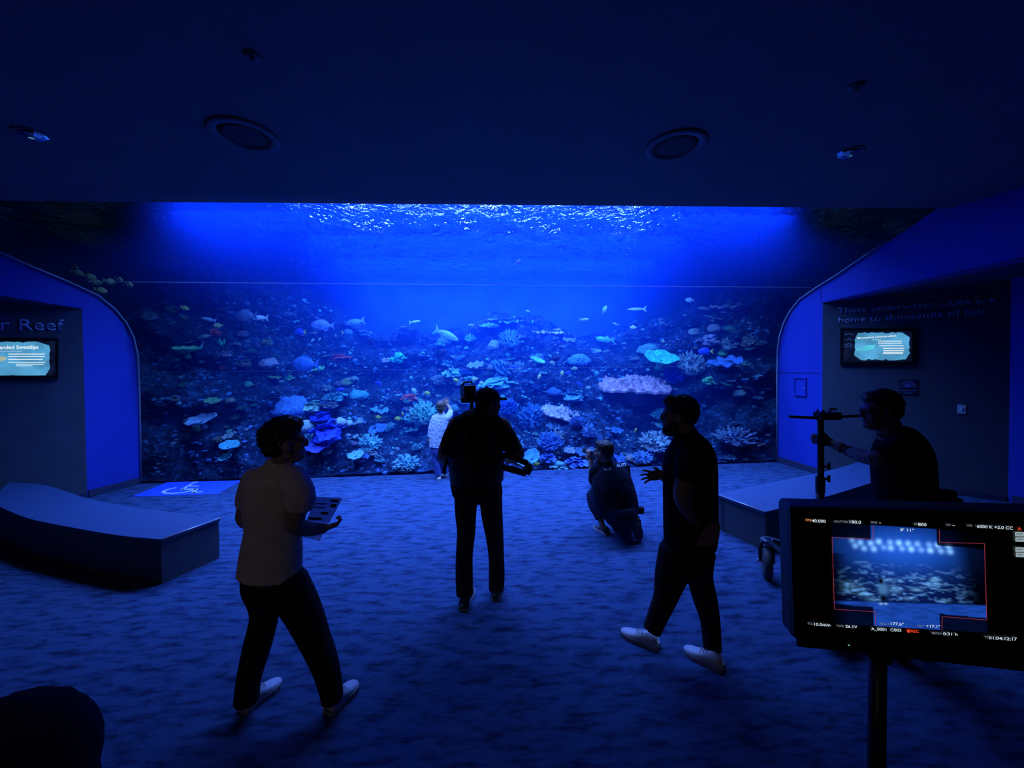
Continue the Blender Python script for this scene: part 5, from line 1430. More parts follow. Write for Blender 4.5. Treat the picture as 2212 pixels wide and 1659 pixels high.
b.limb(tr_, [(1506, 1195, 0, 36, 38), (1511, 1245, 0, 27), (1523, 1295, 0, 25), (1534, 1342, -.03, 20), (1539, 1404, -.06, 18)], flat1=True)
mesh_part('trousers', remesh(tr_, 0.008, 4), m_charcoal, t)
add_shoes(t, [(atz(1424, 1402), atz(1342, 1366)), (atz(1564, 1450), atz(1478, 1404))], m_white_shoe, m_shoe_sole, m_lace, w=0.052, h=0.10)
q = [b.pt(1522, 1124, -.13), b.pt(1550, 1129, -.12), b.pt(1547, 1160, -.125), b.pt(1533, 1175, -.13), b.pt(1497, 1173, -.14)]
t = thing('hip_patch', 'dim pale patch at the hip of the bearded man', 'paper', q[4])  # flat skin-toned piece standing in for an unclear pale shape
obj('sheet', MB().prism([p - AW * 0.035 for p in q], AW * 0.004), m_skin, t)

# --- kneeling photographer
b = Body(4.37)
t = thing('person', 'photographer in a dark t-shirt kneeling on one knee and aiming a camera', 'person', atz(1335, 1155))
hf = -RT * 0.80 + AW * 0.60; hc = b.pt(1303, 976, 0.05)
sk = MB(); B = head_shapes(sk, hc, hf, 1.02)
b.limb(sk, [(1312, 1010, .05, 12), (1307, 985, .05, 12)]); b.limb(sk, [(1316, 1020, .04, 26, 16), (1325, 1060, 0, 28, 18), (1338, 1110, -.05, 26, 18)])
b.limb(sk, [(1286, 1018, .08, 11), (1284, 1046, .14, 10), (1279, 1020, .26, 7.5), (1276, 995, .30, 5.5)]); hand_shapes(sk, b.pt(1276, 995, .30), UP * 0.9 - RT * 0.2, RT * 0.3 + AW * 0.5, 1, 0.95, 0.5, 0.06)
b.limb(sk, [(1350, 1012, .1, 11), (1345, 1035, .3, 9), (1310, 1010, .42, 7), (1292, 992, .36, 5.5)]); hand_shapes(sk, b.pt(1292, 992, .36), -RT * 0.8 + UP * 0.4, AW, -1, 0.95, 0.6, 0.06)
b.limb(sk, [(1322, 1105, 0, 17), (1286, 1064, .25, 12), (1298, 1122, .1, 7), (1303, 1142, .08, 6.5)]); b.limb(sk, [(1345, 1112, -.02, 17), (1344, 1126, .30, 11), (1374, 1124, -.04, 7), (1375, 1130, -.08, 6.5)])
mesh_part('body', remesh(sk, 0.006, 3), m_skin, t)
obj('eyes', eye_mesh(hc, B, 1.02), m_eyes, t, smooth=True)
mesh_part('hair', hair_mesh(hc, B, 1.02, STD_HAIR + [((0.03, 0, 0.09), (0.06, 0.062, 0.036)), ((-0.065, 0, 0.02), (0.058, 0.074, 0.075))], rough=0.007), m_hair, t)
sh = MB()
b.limb(sh, [(1311, 1001, .05, 15, 14), (1314, 1012, .05, 33, 21), (1320, 1034, .03, 42, 28), (1326, 1060, 0, 45, 31), (1334, 1088, -.02, 44, 33), (1340, 1112, -.05, 40, 33)], flat1=True, seg=28)
b.limb(sh, [(1291, 1014, .07, 16), (1286, 1026, .10, 15), (1284, 1042, .13, 13)], flat1=True); b.limb(sh, [(1346, 1012, .08, 15), (1350, 1030, .2, 13)], flat1=True)
tee = mesh_part('tshirt', remesh(sh, 0.008, 4), m_navy_tee, t)
tr_ = MB(); b.limb(tr_, [(1338, 1098, -.04, 38, 34), (1341, 1115, -.06, 36, 34), (1344, 1128, -.06, 26, 30)], flat0=True, seg=24)
b.limb(tr_, [(1325, 1102, 0, 26, 26), (1304, 1084, .14, 22), (1284, 1066, .25, 17), (1285, 1088, .20, 16), (1292, 1106, .14, 13), (1298, 1120, .11, 12)], flat1=True)
b.limb(tr_, [(1345, 1112, -.02, 27), (1344, 1122, .15, 20), (1344, 1124, .32, 15), (1358, 1127, .15, 13), (1373, 1121, -.02, 11)], flat1=True)
mesh_part('jeans', remesh(tr_, 0.008, 4), m_navy, t)
hL = at(1376, 1122, 4.26)
add_shoes(t, [(atz(1315, 1156), atz(1284, 1139))], m_dark_shoe, m_white_shoe, m_lace, w=0.050, h=0.09)
add_shoes(t, [(hL, atz(1381, 1170) + UP * 0.012, (AW * 0.97 + UP * 0.1))], m_dark_shoe, m_dark_sole, m_lace, w=0.050, h=0.09)
# printing on the back of the shirt, laid onto the cloth
tv = [tuple(v.co + root_loc(tee.parent)) for v in tee.data.vertices]; TEE = BVHTree.FromPolygons(tv, [tuple(p.vertices) for p in tee.data.polygons])
def cloth_text(body, p0, p1, hpx):
    me = text_mesh(body, 0.01); xs = [v.co.x for v in me.vertices]; x0, x1 = min(xs), max(xs)
    bm = bmesh.new(); bm.from_mesh(me); bmesh.ops.triangulate(bm, faces=bm.faces)
    dx, dy = p1[0] - p0[0], p1[1] - p0[1]; Ln = math.hypot(dx, dy)
    for v in bm.verts:
        u_ = (v.co.x - x0) / (x1 - x0); h_ = v.co.y / 0.73 * hpx
        px, py = p0[0] + dx * u_ + dy / Ln * h_, p0[1] + dy * u_ - dx / Ln * h_
        r = ray(px, py).normalized(); hit = TEE.ray_cast(EYE, r, 9)
        p = (hit[0] if hit[0] is not None else b.pt(px, py, -0.1)) - r * 0.006
        v.co = p - root_loc(t)
    bm.to_mesh(me); bm.free(); me.materials.clear()
    return link('shirt_lettering', me, m_white, t)
cloth_text('W SI', (1305, 1018), (1320, 1015), 6); cloth_text('ALISTS', (1332, 1009), (1353, 1006), 6.5)
obj('belt_pouch', vbox(1384, 1102, b.D - .02, 0.060, 0.068, 0.05, 0.2).box((0, 0, 0), (0, 0, 0)), m_black_cloth, t) if False else None
pch = obj('belt_pouch', vbox(1383, 1102, b.D - .02, 0.070, 0.068, 0.06, 0.2), m_black_cloth, t, bevel=0.008)
t = thing('photo_camera', 'small black camera with a long lens held to the face of the kneeling photographer', 'camera', b.pt(1284, 981, .25))
obj('camera_body', vbox(1286, 983, b.D + .24, 0.06, 0.085, 0.11, 0.4), m_gear, t, bevel=0.008)
obj('lens', MB().tube([b.pt(1284, 982, .26), b.pt(1273, 977, .34), b.pt(1263, 972, .42)], [0.030, 0.034, 0.037], 16), m_gear, t, smooth=True)

# --- child at the glass
b = Body(6.55)
t = thing('person', 'child in a loose white shirt and jeans with one hand raised to the glass', 'person', atz(953, 1032))
hc = b.pt(953, 880, 0); hf = AW
sk = MB(); B = head_shapes(sk, hc, hf, 0.90)
b.limb(sk, [(954, 900, 0, 5.5), (953, 888, 0, 6)]); b.limb(sk, [(951, 905, 0, 11, 7), (946, 962, 0, 11, 7)])
b.limb(sk, [(941, 972, 0, 6), (943, 1000, 0, 5), (947, 1028, 0, 3.5)]); b.limb(sk, [(953, 972, 0, 6), (959, 1000, .03, 5), (962, 1022, .10, 3.5)])
b.limb(sk, [(962, 905, 0, 5), (970, 897, .06, 4.5), (973, 886, .15, 4), (967, 874, .24, 3)]); hand_shapes(sk, b.pt(967, 875, .24), UP * 0.95 - RT * 0.25, AW, 1, 0.95, 0.02, 0.38)
b.limb(sk, [(937, 906, 0, 5), (930, 930, 0, 4.5), (928, 947, 0, 3)]); hand_shapes(sk, b.pt(928, 947, 0), -UP, RT, 1, 0.8, 0.3, 0.1)
mesh_part('body', remesh(sk, 0.005, 2), m_skin, t)
obj('eyes', eye_mesh(hc, B, 0.9), m_eyes, t, smooth=True)
mesh_part('hair', hair_mesh(hc, B, 0.9, STD_HAIR + [((0.02, 0, 0.075), (0.08, 0.072, 0.05))], rough=0.005), m_hair_brown, t)
sh = MB()
b.limb(sh, [(954, 893, 0, 7, 6), (953, 900, 0, 16, 9), (950, 915, 0, 19, 12), (947, 940, 0, 19, 13), (945, 966, 0, 18, 13)], flat1=True, seg=24)
b.limb(sh, [(939, 903, 0, 7), (932, 925, 0, 7), (929, 945, 0, 5.5)], flat1=True); b.limb(sh, [(963, 904, 0, 8), (970, 898, .06, 7.5), (974, 888, .14, 6)], flat1=True)
mesh_part('shirt', remesh(sh, 0.007, 2), m_white_shirt, t)
tr_ = MB(); b.limb(tr_, [(945, 958, 0, 15, 12), (946, 974, 0, 15.5, 12), (948, 982, 0, 12, 11)], flat0=True)
b.limb(tr_, [(940, 975, 0, 9.5), (943, 1000, 0, 8), (947, 1026, 0, 7)], flat1=True); b.limb(tr_, [(954, 975, 0, 9.5), (959, 1000, .03, 8), (962, 1021, .10, 7)], flat1=True)
mesh_part('jeans', remesh(tr_, 0.007, 3), m_denim, t)
add_shoes(t, [(atz(948, 1038), atz(950, 1026)), (atz(959, 1032), atz(966, 1021))], m_white_shoe, m_shoe_sole, m_lace, w=0.040, h=0.075)

# --- operator at the cart on the right
b = Body(2.62)
t = thing('person', 'man in a dark t-shirt standing at right, gripping the upright post of a cart', 'person', atz(1945, 1412))
hf = -RT * 0.97 + AW * 0.15 - UP * 0.05; hc = b.pt(1900, 887, 0)
sk = MB(); B = head_shapes(sk, hc, hf, 1.08)
b.limb(sk, [(1928, 950, 0, 24), (1914, 912, 0, 23)]); b.limb(sk, [(1946, 975, 0, 42, 26), (1952, 1080, 0, 44, 28), (1950, 1190, 0, 42, 28)])
b.limb(sk, [(1930, 1200, 0, 24), (1928, 1300, 0, 18), (1932, 1395, 0, 12)]); b.limb(sk, [(1968, 1200, 0, 24), (1966, 1300, .05, 18), (1966, 1395, .05, 12)])
b.limb(sk, [(1935, 975, -.16, 20), (1905, 988, -.18, 18), (1880, 990, -.14, 15), (1832, 974, .08, 13), (1795, 957, .22, 9)])
hand_shapes(sk, b.pt(1795, 957, .22), -RT * 0.8 + AW * 0.5 + UP * 0.2, AW * 0.8 + RT * 0.3, -1, 0.95, 0.75, 0.08)
b.limb(sk, [(1985, 985, .14, 20), (2003, 1030, .12, 17), (2012, 1062, .05, 14), (2034, 1076, -.06, 11)])
hand_shapes(sk, b.pt(2034, 1076, -.06), RT * 0.9 - UP * 0.3, -AW, 1, 0.95, 0.8, 0.08)
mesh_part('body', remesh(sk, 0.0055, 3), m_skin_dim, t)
obj('eyes', eye_mesh(hc, B, 1.08), m_eyes, t, smooth=True)
mesh_part('hair', hair_mesh(hc, B, 1.08, STD_HAIR + [((0.02, 0, 0.085), (0.07, 0.07, 0.04)), ((-0.06, 0, 0.01), (0.06, 0.074, 0.075))], rough=0.006), m_hair, t)
sh = MB()
b.limb(sh, [(1924, 935, 0, 26, 24), (1936, 952, 0, 46, 36), (1948, 985, 0, 57, 44), (1951, 1030, 0, 58, 46), (1952, 1080, 0, 54, 46), (1951, 1130, 0, 54, 46), (1950, 1165, 0, 54, 46)], flat1=True, seg=28)
b.limb(sh, [(1942, 968, -.14, 28), (1920, 982, -.18, 25), (1898, 990, -.18, 21)], flat1=True); b.limb(sh, [(1975, 972, .12, 26), (1994, 1015, .13, 23)], flat1=True)
mesh_part('tshirt', remesh(sh, 0.008, 4), m_navy_tee, t)
tr_ = MB(); b.limb(tr_, [(1950, 1150, 0, 52, 44), (1950, 1200, 0, 50, 44)], flat0=True, seg=24)
b.limb(tr_, [(1930, 1195, 0, 32, 36), (1928, 1300, 0, 25), (1932, 1398, 0, 20)], flat1=True); b.limb(tr_, [(1970, 1195, 0, 32, 36), (1967, 1300, .05, 25), (1966, 1396, .05, 20)], flat1=True)
mesh_part('trousers', remesh(tr_, 0.008, 4), m_charcoal, t)
z_ = atz(1934, 1409); z2 = atz(1968, 1400)
add_shoes(t, [(z_ + RT * 0.06, z_ - RT * 0.23), (z2 + RT * 0.06, z2 - RT * 0.23)], m_dark_shoe, m_shoe_sole, m_lace)
t = thing('dark_pouch', 'dark pouch held behind the back of the operator at right', 'bag', b.pt(2040, 1078, -.06))
obj('pouch', vbox(2042, 1080, b.D - .07, 0.12, 0.13, 0.07, 0.2), m_black_cloth, t, bevel=0.02)
obj('flap', vbox(2042, 1070, b.D - .11, 0.125, 0.06, 0.012, 0.2), m_black_cloth, t, bevel=0.004)

# ------------------------------------------------------------------ camera cart with the upright post
dp = 2.86
base = at(1772, 1000, dp); base.z = 0
t = thing('camera_cart', 'black wheeled camera cart with an upright post and crossbar beside the operator', 'cart', base)
obj('post', MB().tube([Vector((base.x, base.y, 0.10)), Vector((base.x, base.y, at(1772, 1062, dp).z))], 0.027, 14), m_gear, t, smooth=True)
obj('inner_post', MB().tube([at(1772, 1066, dp), at(1773, 1000, dp), at(1772, 900, dp)], 0.021, 14), m_gear, t, smooth=True)
obj('collar', MB().tube([at(1772, 1062, dp), at(1772, 1030, dp)], 0.030, 14), m_gear, t)
obj('collar', MB().tube([at(1772, 958, dp), at(1772, 940, dp)], 0.029, 14), m_gear, t)
for (x, y) in ((1792, 1007), (1793, 1034)):
    obj('knob', MB().tube([at(1776, y + 1, dp), at(1790, y, dp)], [0.010, 0.008], 8).tube([at(1790, y - 7, dp), at(1790, y + 7, dp)], 0.011, 8), m_gear, t, smooth=True)
obj('head_clamp', vbox(1787, 898, dp, 0.16, 0.055, 0.08, 0.05), m_gear, t, bevel=0.008)
obj('crossbar', MB().tube([at(1705, 900, dp), at(1762, 903, dp), at(1860, 898, dp)], [0.010, 0.012, 0.011], 10), m_gear, t, smooth=True)
obj('clamp_lever', MB().tube([at(1767, 895, dp), at(1766, 884, dp)], 0.007, 6).tube([at(1778, 893, dp), at(1778, 886, dp)], 0.009, 6).tube([at(1792, 892, dp), at(1794, 884, dp), at(1806, 884, dp)], 0.008, 6), m_gear, t)
obj('bright_knob', MB().tube([at(1796, 884, dp), at(1804, 884, dp)], 0.007, 8), m_gear_metal, t)
hub_p = Vector((base.x, base.y, 0.22))
obj('hub_block', MB().tube([Vector((base.x, base.y, 0.08)), Vector((base.x, base.y, 0.34))], 0.075, 16), m_gear, t, smooth=False, bevel=0.006)
def wheel(cx, cy, yaw, r=0.145, fork_dir=None):
    c = Vector((cx, cy, r)); ax = Vector((math.cos(yaw), math.sin(yaw), 0)); fw = UP.cross(ax)
    M = Matrix((fw, UP.cross(fw) * -1 if False else ax.cross(fw), ax)).transposed()
    wl = obj('wheel', MB().lathe([(r * .62, -0.022), (r * .86, -0.034), (r * .97, -0.024), (r, 0), (r * .97, 0.024), (r * .86, 0.034), (r * .62, 0.022)], c, 32, M), m_dark_sole, t, smooth=True)
    obj('rim', MB().lathe([(0.02, -0.026), (r * .60, -0.014), (r * .64, 0), (r * .60, 0.014), (0.02, 0.026)], c, 24, M), m_gear, wl, smooth=True)
    top = c + UP * (r + 0.055)
    fk = MB()
    for s in (-1, 1):
        fk.tube([c + ax * 0.05 * s, c + ax * 0.052 * s + UP * r * 0.8, top + ax * 0.03 * s], [0.016, 0.016, 0.014], 8)
    obj('fork', fk, m_gear, t, smooth=True)
    obj('caster_plate', MB().tube([top - UP * 0.01, top + UP * 0.012], 0.05, 14), m_gear_metal, t, bevel=0.004)
    obj('axle_nut', MB().tube([c - ax * 0.068, c + ax * 0.068], 0.013, 8), m_gear_metal, t)
    obj('leg', MB().tube([top + UP * 0.01, top.lerp(Vector((base.x, base.y, 0.30)), 0.5) + UP * 0.02, Vector((base.x, base.y, 0.30))], [0.022, 0.026, 0.030], 10), m_gear, t, smooth=True)
    obj('brace', MB().tube([top + UP * 0.03, top.lerp(Vector((base.x, base.y, 0.62)), 0.5), Vector((base.x, base.y, 0.62))], 0.008, 8), m_gear_metal, t, smooth=True)
w0 = atz(1656, 1246)
wheel(w0.x, w0.y, math.radians(-28))
for (x, y, yw) in ((1880, 1330, 40), (1800, 1385, 100)):
    e = atz(x, y); wheel(e.x, e.y, math.radians(yw))

# ------------------------------------------------------------------ field monitor in the foreground
TL = at(1704, 1092, 0.96); BL = at(1715, 1398, 0.965); TR = at(2212, 1105, 0.872)
mu = (TR - TL).normalized(); mv = (TL - BL); mv = (mv - mu * mv.dot(mu)).normalized(); mn = mu.cross(mv)
if mn.dot(EYE - TL) < 0: mn = -mn
mfr = Frame(TL, mu, mn)
def mh(px, py, off=0.0): return mfr.hit(px, py, off)
stand_top = mh(1905, 1400, -0.03)
t = thing('field_monitor', 'black field monitor on a stand in the right foreground showing the camera picture', 'monitor', mh(1950, 1420, -0.02))
MW = 0.60; hL_ = (TL - mh(1702, 1397)).dot(mv)
c_tl = TL; 
def mp_(u, v, off): return TL + mu * u - mv * v + mn * off
H_ = 0.345
outline = [(0, 0.012), (0.006, 0.0), (MW - 0.006, 0), (MW, 0.012), (MW, H_ + 0.012), (MW - 0.02, H_ + 0.03), (0.30, H_ + 0.022), (0.035, H_ + 0.012), (0.0, H_ - 0.012)]
obj('housing', MB().prism([mp_(u, v, -0.055) for u, v in outline], mn * 0.052), m_gear, t, bevel=0.004)
brd = MB()
for (u0, u1, v0, v1) in ((0.0, MW, 0.0, 0.022), (0.0, 0.03, 0.022, H_ - 0.02), (MW - 0.03, MW, 0.022, H_ - 0.02), (0.008, MW, H_ - 0.02, H_ + 0.008)):
    brd.prism([mp_(u0, v1, -0.003), mp_(u1, v1, -0.003), mp_(u1, v0, -0.003), mp_(u0, v0, -0.003)], mn * 0.008)
obj('bezel', brd, m_gear, t)
m_glassk = mat('black_screen', (0.002, 0.002, 0.003), 0.18, var=0.1)
scr = obj('screen_panel', MB().prism([mp_(0.03, H_ - 0.02, -0.003), mp_(MW - 0.03, H_ - 0.02, -0.003), mp_(MW - 0.03, 0.022, -0.003), mp_(0.03, 0.022, -0.003)], mn * 0.002), m_glassk, t)
obj('power_light', MB().ball(mh(1834, 1394, 0.006), 0.0012, 8, 6), emit_mat('green_led', (0.25, 0.9, 0.4), 1.2), t)
obj('screw', MB().ball(mh(2104, 1419, 0.005), 0.003, 8, 6), m_gear_metal, t)
# live picture: a vertex coloured grid, it gives off its own light
def zc(x, y): return 1580 + x / 2.8655, 1080 + y / 2.8655
NU, NV = 190, 120
rngp = np.random.default_rng(4)
U, V = np.meshgrid(np.linspace(0, 1, NU), np.linspace(0, 1, NV))
def vnoise(fx, fy, seed):
    r = np.random.default_rng(seed); g = r.random((int(fy) + 2, int(fx) + 2)); x = U * fx; y = V * fy
    x0 = x.astype(int); y0 = y.astype(int); tx = x - x0; ty = y - y0; tx = tx * tx * (3 - 2 * tx); ty = ty * ty * (3 - 2 * ty)
    return (g[y0, x0] * (1 - tx) + g[y0, x0 + 1] * tx) * (1 - ty) + (g[y0 + 1, x0] * (1 - tx) + g[y0 + 1, x0 + 1] * tx) * ty
def blob(u, v, ru, rv): return np.exp(-(((U - u) / ru) ** 2 + ((V - v) / rv) ** 2))
cen = np.exp(-((U - 0.47) / 0.36) ** 2)
img = np.zeros((NV, NU, 3))
water = np.exp(-((V - 0.22) / 0.22) ** 2) * cen
img += water[..., None] * np.array([0.012, 0.10, 0.62]) + (cen * 0.25 + 0.02)[..., None] * np.array([0.004, 0.02, 0.22])
for i in range(11):
    for j, vv in enumerate((0.16, 0.215)):
        u = 0.13 + i * 0.064 + 0.02 * j + rngp.uniform(-.01, .01); s_ = rngp.uniform(0.5, 1.0) * (1 if (i + j) % 4 else 0.6)
        img += (blob(u, vv + (0.02 if i in (1, 2) else 0), 0.019, 0.026) * s_)[..., None] * np.array([0.30, 0.70, 1.2])
nz1 = vnoise(20, 44, 1); nz2 = vnoise(44, 90, 2); reefm = ((V > 0.36) & (V < 0.76 - 0.05 * U)).astype(float) * np.clip(1.25 - ((U - .45) / .46) ** 2, 0, 1)
spk = np.clip((nz1 * 0.6 + nz2 * 0.5 - 0.58) * 3, 0, 1) * reefm * np.clip((V - .3) / .25, 0, 1)
img = img * (1 - 0.15 * reefm[..., None]) + spk[..., None] * np.array([0.075, 0.23, 0.55]) + (reefm * cen * 0.5)[..., None] * np.array([0.002, 0.012, 0.10])
for (u, v, ru, rv, s_) in ((.68, .51, .03, .025, .9), (.66, .555, .06, .012, .6), (.56, .615, .035, .014, .8), (.50, .705, .035, .015, .7), (.20, .69, .035, .018, .7), (.12, .62, .07, .045, .35), (.42, .62, .04, .04, .5), (.40, .53, .06, .012, .5), (.74, .705, .03, .015, .5), (.27, .735, .05, .02, .4), (.20, .37, .035, .007, .4)):
    img += (blob(u, v, ru, rv) * s_ * (0.5 + nz2))[..., None] * np.array([0.12, 0.34, 0.62])
floor_ = np.clip((V - (0.765 - 0.045 * U)) / 0.015, 0, 1)
img = img * (1 - floor_[..., None]) + (floor_ * (0.55 + 0.5 * nz1))[..., None] * np.array([0.010, 0.065, 0.44])
dark = np.clip((U - 0.80 - 0.10 * (V - 0.2)) / 0.1, 0, 1) * (1 - floor_) + np.clip((0.10 - U) / 0.08, 0, 1) * (V > .3)
img *= (1 - 0.8 * np.clip(dark, 0, 1))[..., None]
child = np.clip(blob(.337, .625, .030, .055) * 1.6, 0, 1); img = img * (1 - child[..., None] * .7) + child[..., None] * np.array([0.05, 0.16, 0.36])
hd = np.clip(blob(.327, .55, .013, .020) * 1.8, 0, 1) + np.clip(blob(.337, .72, .02, .03) * 1.3, 0, 1); img *= (1 - np.clip(hd, 0, 1) * .95)[..., None]
img += (blob(.32, .775, .012, .008) + blob(.352, .772, .012, .008))[..., None] * np.array([.3, .5, .7])
mask = ((V > 0.135 + 0.035 * U) & (V < 0.80 + 0.055 * U)) | ((U > 0.265) & (U < 0.70))
img *= np.where(mask, 1.0, 0.06)[..., None]
qa, qb, qc, qd = [mh(*zc(*p), 0.0012) for p in ((619, 140), (1563, 198), (1586, 822), (640, 766))]
gv = []
for j in range(NV):
    l0 = qa.lerp(qd, j / (NV - 1)); r0 = qb.lerp(qc, j / (NV - 1))
    for i in range(NU): gv.append(l0.lerp(r0, i / (NU - 1)))
gf = [(j * NU + i, (j + 1) * NU + i, (j + 1) * NU + i + 1, j * NU + i + 1) for j in range(NV - 1) for i in range(NU - 1)]
m_live, n, l = new_mat('live_picture')
pb = n['Principled BSDF']; pb.inputs['Base Color'].default_value = (0, 0, 0, 1); pb.inputs['Roughness'].default_value = 0.3
va_ = n.new('ShaderNodeVertexColor'); va_.layer_name = 'picture'; l.new(va_.outputs['Color'], pb.inputs['Emission Color']); pb.inputs['Emission Strength'].default_value = 1.0
live = obj('live_picture', MB().add(gv, gf), m_live, scr)
ca_ = live.data.color_attributes.new('picture', 'FLOAT_COLOR', 'POINT')
ca_.data.foreach_set('color', np.concatenate([np.clip(img, 0, 1.2), np.ones((NV, NU, 1))], 2).astype(np.float32).ravel())
m_ui_white = emit_mat('display_white', (0.62, 0.74, 0.82), 0.9); m_ui_grey = emit_mat('display_grey', (0.16, 0.19, 0.23), 0.9)
m_ui_orange = emit_mat('display_orange', (0.75, 0.26, 0.10), 0.9); m_ui_red = emit_mat('display_red', (0.85, 0.06, 0.02), 0.9); m_ui_box = emit_mat('display_button', (0.30, 0.38, 0.42), 0.9); m_ui_line = emit_mat('display_frame_line', (0.30, 0.03, 0.05), 0.9)
def ui(body, x0, x1, y, h, m, off=0.0016):
    """display text from x0 to x1 with its baseline at y, in the zoomed view's units"""
    a = mh(*zc(x0, y), off); b_ = mh(*zc(x1, y + (x1 - x0) * 0.052), off)
    w_ = (b_ - a).length; u_ = (b_ - a).normalized(); v_ = mn.cross(u_)
    if v_.dot(mv) < 0: v_ = -v_
    hh = (mh(*zc(x0, y), off) - mh(*zc(x0, y - h), off)).length
    return lettering('display_text', body, a, u_, v_, mn, width=w_, height=hh, m=m, parent=scr, bold=0.015)
for a in (('FPS', 460, 494, 131, 14, m_ui_orange), ('40.000', 497, 584, 137, 19, m_ui_white), ('SHUTTER', 635, 722, 139, 14, m_ui_grey), ('180.0', 731, 803, 144, 19, m_ui_white), ('IRIS', 866, 903, 145, 14, m_ui_grey), ('-', 914, 927, 147, 16, m_ui_white),
          ('EI', 1130, 1148, 155, 14, m_ui_grey), ('800', 1155, 1208, 160, 19, m_ui_white), ('ND', 1330, 1357, 160, 14, m_ui_grey), ('-', 1368, 1384, 163, 16, m_ui_white), ('WB', 1455, 1490, 164, 14, m_ui_grey), ('6000 K +2.0 CC', 1520, 1743, 172, 19, m_ui_white),
          ('A', 1770, 1796, 188, 22, m_ui_red), ('SDI1', 407, 442, 168, 10, m_ui_white), ('CAM', 413, 450, 372, 10, m_ui_white), ("8' 11\"", 1045, 1130, 192, 17, m_ui_white),
          ('FCL', 473, 505, 771, 14, m_ui_grey), ('10.0mm', 512, 613, 778, 18, m_ui_white), ('PWR', 653, 697, 786, 14, m_ui_grey), ('26.1V', 706, 780, 791, 18, m_ui_white), ('A_0001  C003', 865, 1052, 806, 18, m_ui_white),
          ('REC', 1113, 1161, 820, 18, m_ui_red), ('MEDIA', 1240, 1303, 830, 14, m_ui_grey), ('0:31 h', 1311, 1400, 836, 18, m_ui_white), ('ROLL', 918, 966, 772, 13, m_ui_grey), ('-177.6\u00b0', 970, 1068, 773, 17, m_ui_white), ('TILT', 1150, 1192, 786, 13, m_ui_grey),
          ('+17.1\u00b0', 1205, 1293, 788, 17, m_ui_white), ('TC', 1565, 1590, 855, 14, m_ui_grey), ('01:04:12:17', 1594, 1768, 862, 19, m_ui_white)):
    ui(*a)
obj('record_dot', MB().prism([mh(*zc(1097 + 11 * math.cos(a), 811 + 11 * math.sin(a)), .0016) for a in [-2 * math.pi * i / 16 for i in range(16)]], mn * 0.0002), m_ui_red, scr)
def zquad(x0, y0, x1, y1, off=0.0014, sl=0.03):
    return [mh(*zc(x0, y1), off), mh(*zc(x1, y1 + (x1 - x0) * sl), off), mh(*zc(x1, y0 + (x1 - x0) * sl), off), mh(*zc(x0, y0), off)]
for (x0, y0, x1, y1) in ((403, 172, 448, 200), (408, 380, 453, 403), (409, 407, 454, 433), (410, 437, 456, 463), (417, 651, 461, 678), (1755, 197, 1811, 225), (1757, 230, 1811, 258), (1757, 292, 1811, 320), (1760, 325, 1811, 353)):
    bo = obj('display_button', MB().prism(zquad(x0, y0, x1, y1), mn * 0.0002), m_ui_box, scr)
    ym = (y0 + y1) / 2
    obj('button_caption', MB().prism(zquad(x0 + 9, ym - 4, x1 - 9, ym + 3, .00175), mn * 0.0001), m_ui_grey, scr)
def zline(p, q, w=2.6):
    a = mh(*zc(*p), .0016); b_ = mh(*zc(*q), .0016); d = (b_ - a).normalized(); s_ = mn.cross(d) * (w / 2.8655 / F * 0.93 * 0.5)
    return [a - s_, b_ - s_, b_ + s_, a + s_]
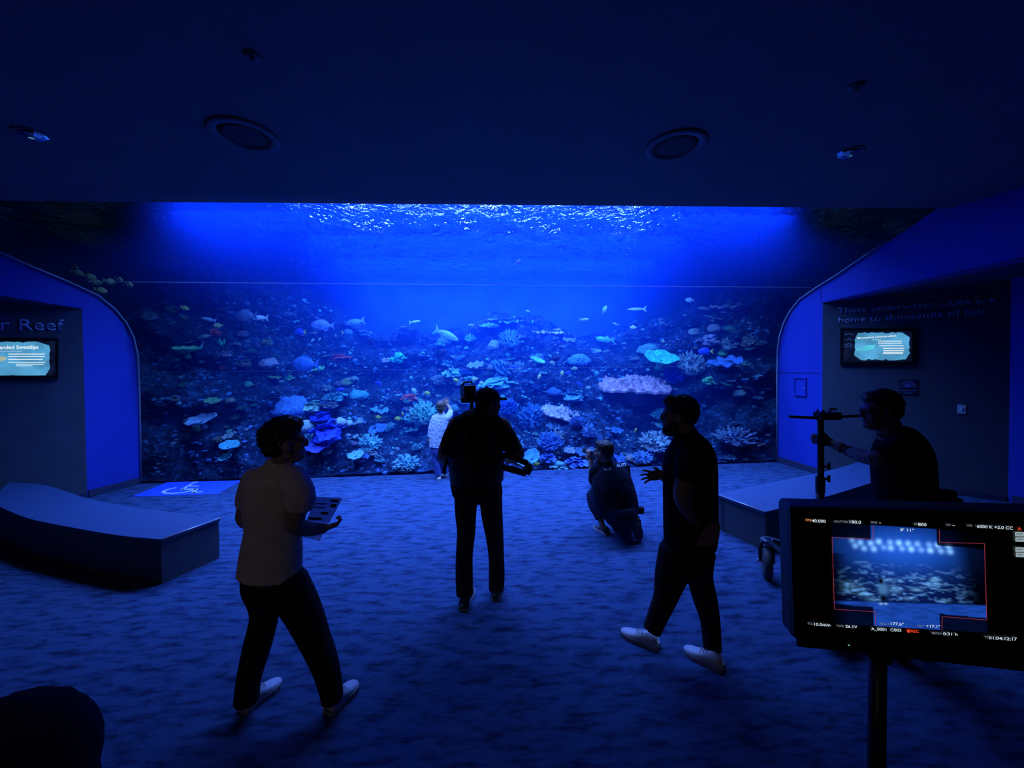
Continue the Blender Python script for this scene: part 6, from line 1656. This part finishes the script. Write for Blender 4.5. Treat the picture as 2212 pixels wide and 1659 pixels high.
for p, q in (((623, 232), (877, 242)), ((877, 242), (877, 158)), ((1287, 185), (1288, 262)), ((1288, 262), (1566, 270)), ((1566, 270), (1581, 743)), ((1581, 743), (1305, 722)), ((1305, 722), (1303, 803)), ((893, 778), (890, 692)), ((890, 692), (637, 676)), ((637, 676), (623, 232))):
    obj('frame_line', MB().prism(zline(p, q), mn * 0.0002), m_ui_line, scr)
# stand of the monitor
pt_ = stand_top - mn * 0.03
foot = Vector((pt_.x - 0.004, pt_.y, 0))
obj('bracket', MB().tube([mh(1905, 1380, -0.055) - mn * 0.012, mh(1903, 1425, -0.055) - mn * 0.012], 0.03, 14), m_gear, t)
st = thing('monitor_stand', 'black upright stand pole under the field monitor at lower right', 'stand', foot)
top_ = mh(1903, 1424, -0.055) - mn * 0.012
obj('pole', MB().tube([Vector((top_.x, top_.y, 0.72)), top_], 0.0185, 16), m_gear, st, smooth=True)
obj('lower_pole', MB().tube([Vector((top_.x, top_.y, 0.05)), Vector((top_.x, top_.y, 0.74))], 0.024, 16), m_gear, st, smooth=True)
obj('collar', MB().tube([Vector((top_.x, top_.y, 0.70)), Vector((top_.x, top_.y, 0.76))], 0.032, 16), m_gear, st)
for a in (20, 140, 260):
    dv = Vector((math.cos(math.radians(a)), math.sin(math.radians(a)), 0)); o_ = Vector((top_.x, top_.y, 0))
    obj('leg', MB().tube([o_ + dv * 0.02 + UP * 0.12, o_ + dv * 0.45 + UP * 0.06, o_ + dv * 0.48 + UP * 0.015], 0.014, 10), m_gear, st, smooth=True)

# ------------------------------------------------------------------ rounded stand-in for an unidentified dark object at lower left
c = at(-8, 1692, 0.80)
t = thing('dark_rounded_object', 'rounded black fuzzy object at the lower left corner', 'equipment', (c.x, c.y, 0))
R_ = 0.155
mb = MB().lathe([(0.20, 0.0), (0.185, 0.5), (0.165, 0.9)] + [(R_ * math.cos(a), c.z + R_ * math.sin(a)) for a in [-0.35 + (math.pi / 2 + 0.35) * i / 16 for i in range(16)]] + [(0.001, c.z + R_)], (c.x, c.y, 0), 48)
me = mb.mesh('cover', True)
for v in me.vertices: v.co += v.normal * 0.005 * noise.noise(v.co * 60)
mesh_part('cover', me, m_black_cloth, t)
obj('base_ring', MB().lathe([(0.16, 0.0), (0.18, 0.0), (0.18, 0.03), (0.16, 0.03)], (c.x, c.y, 0), 32), m_gear, t)
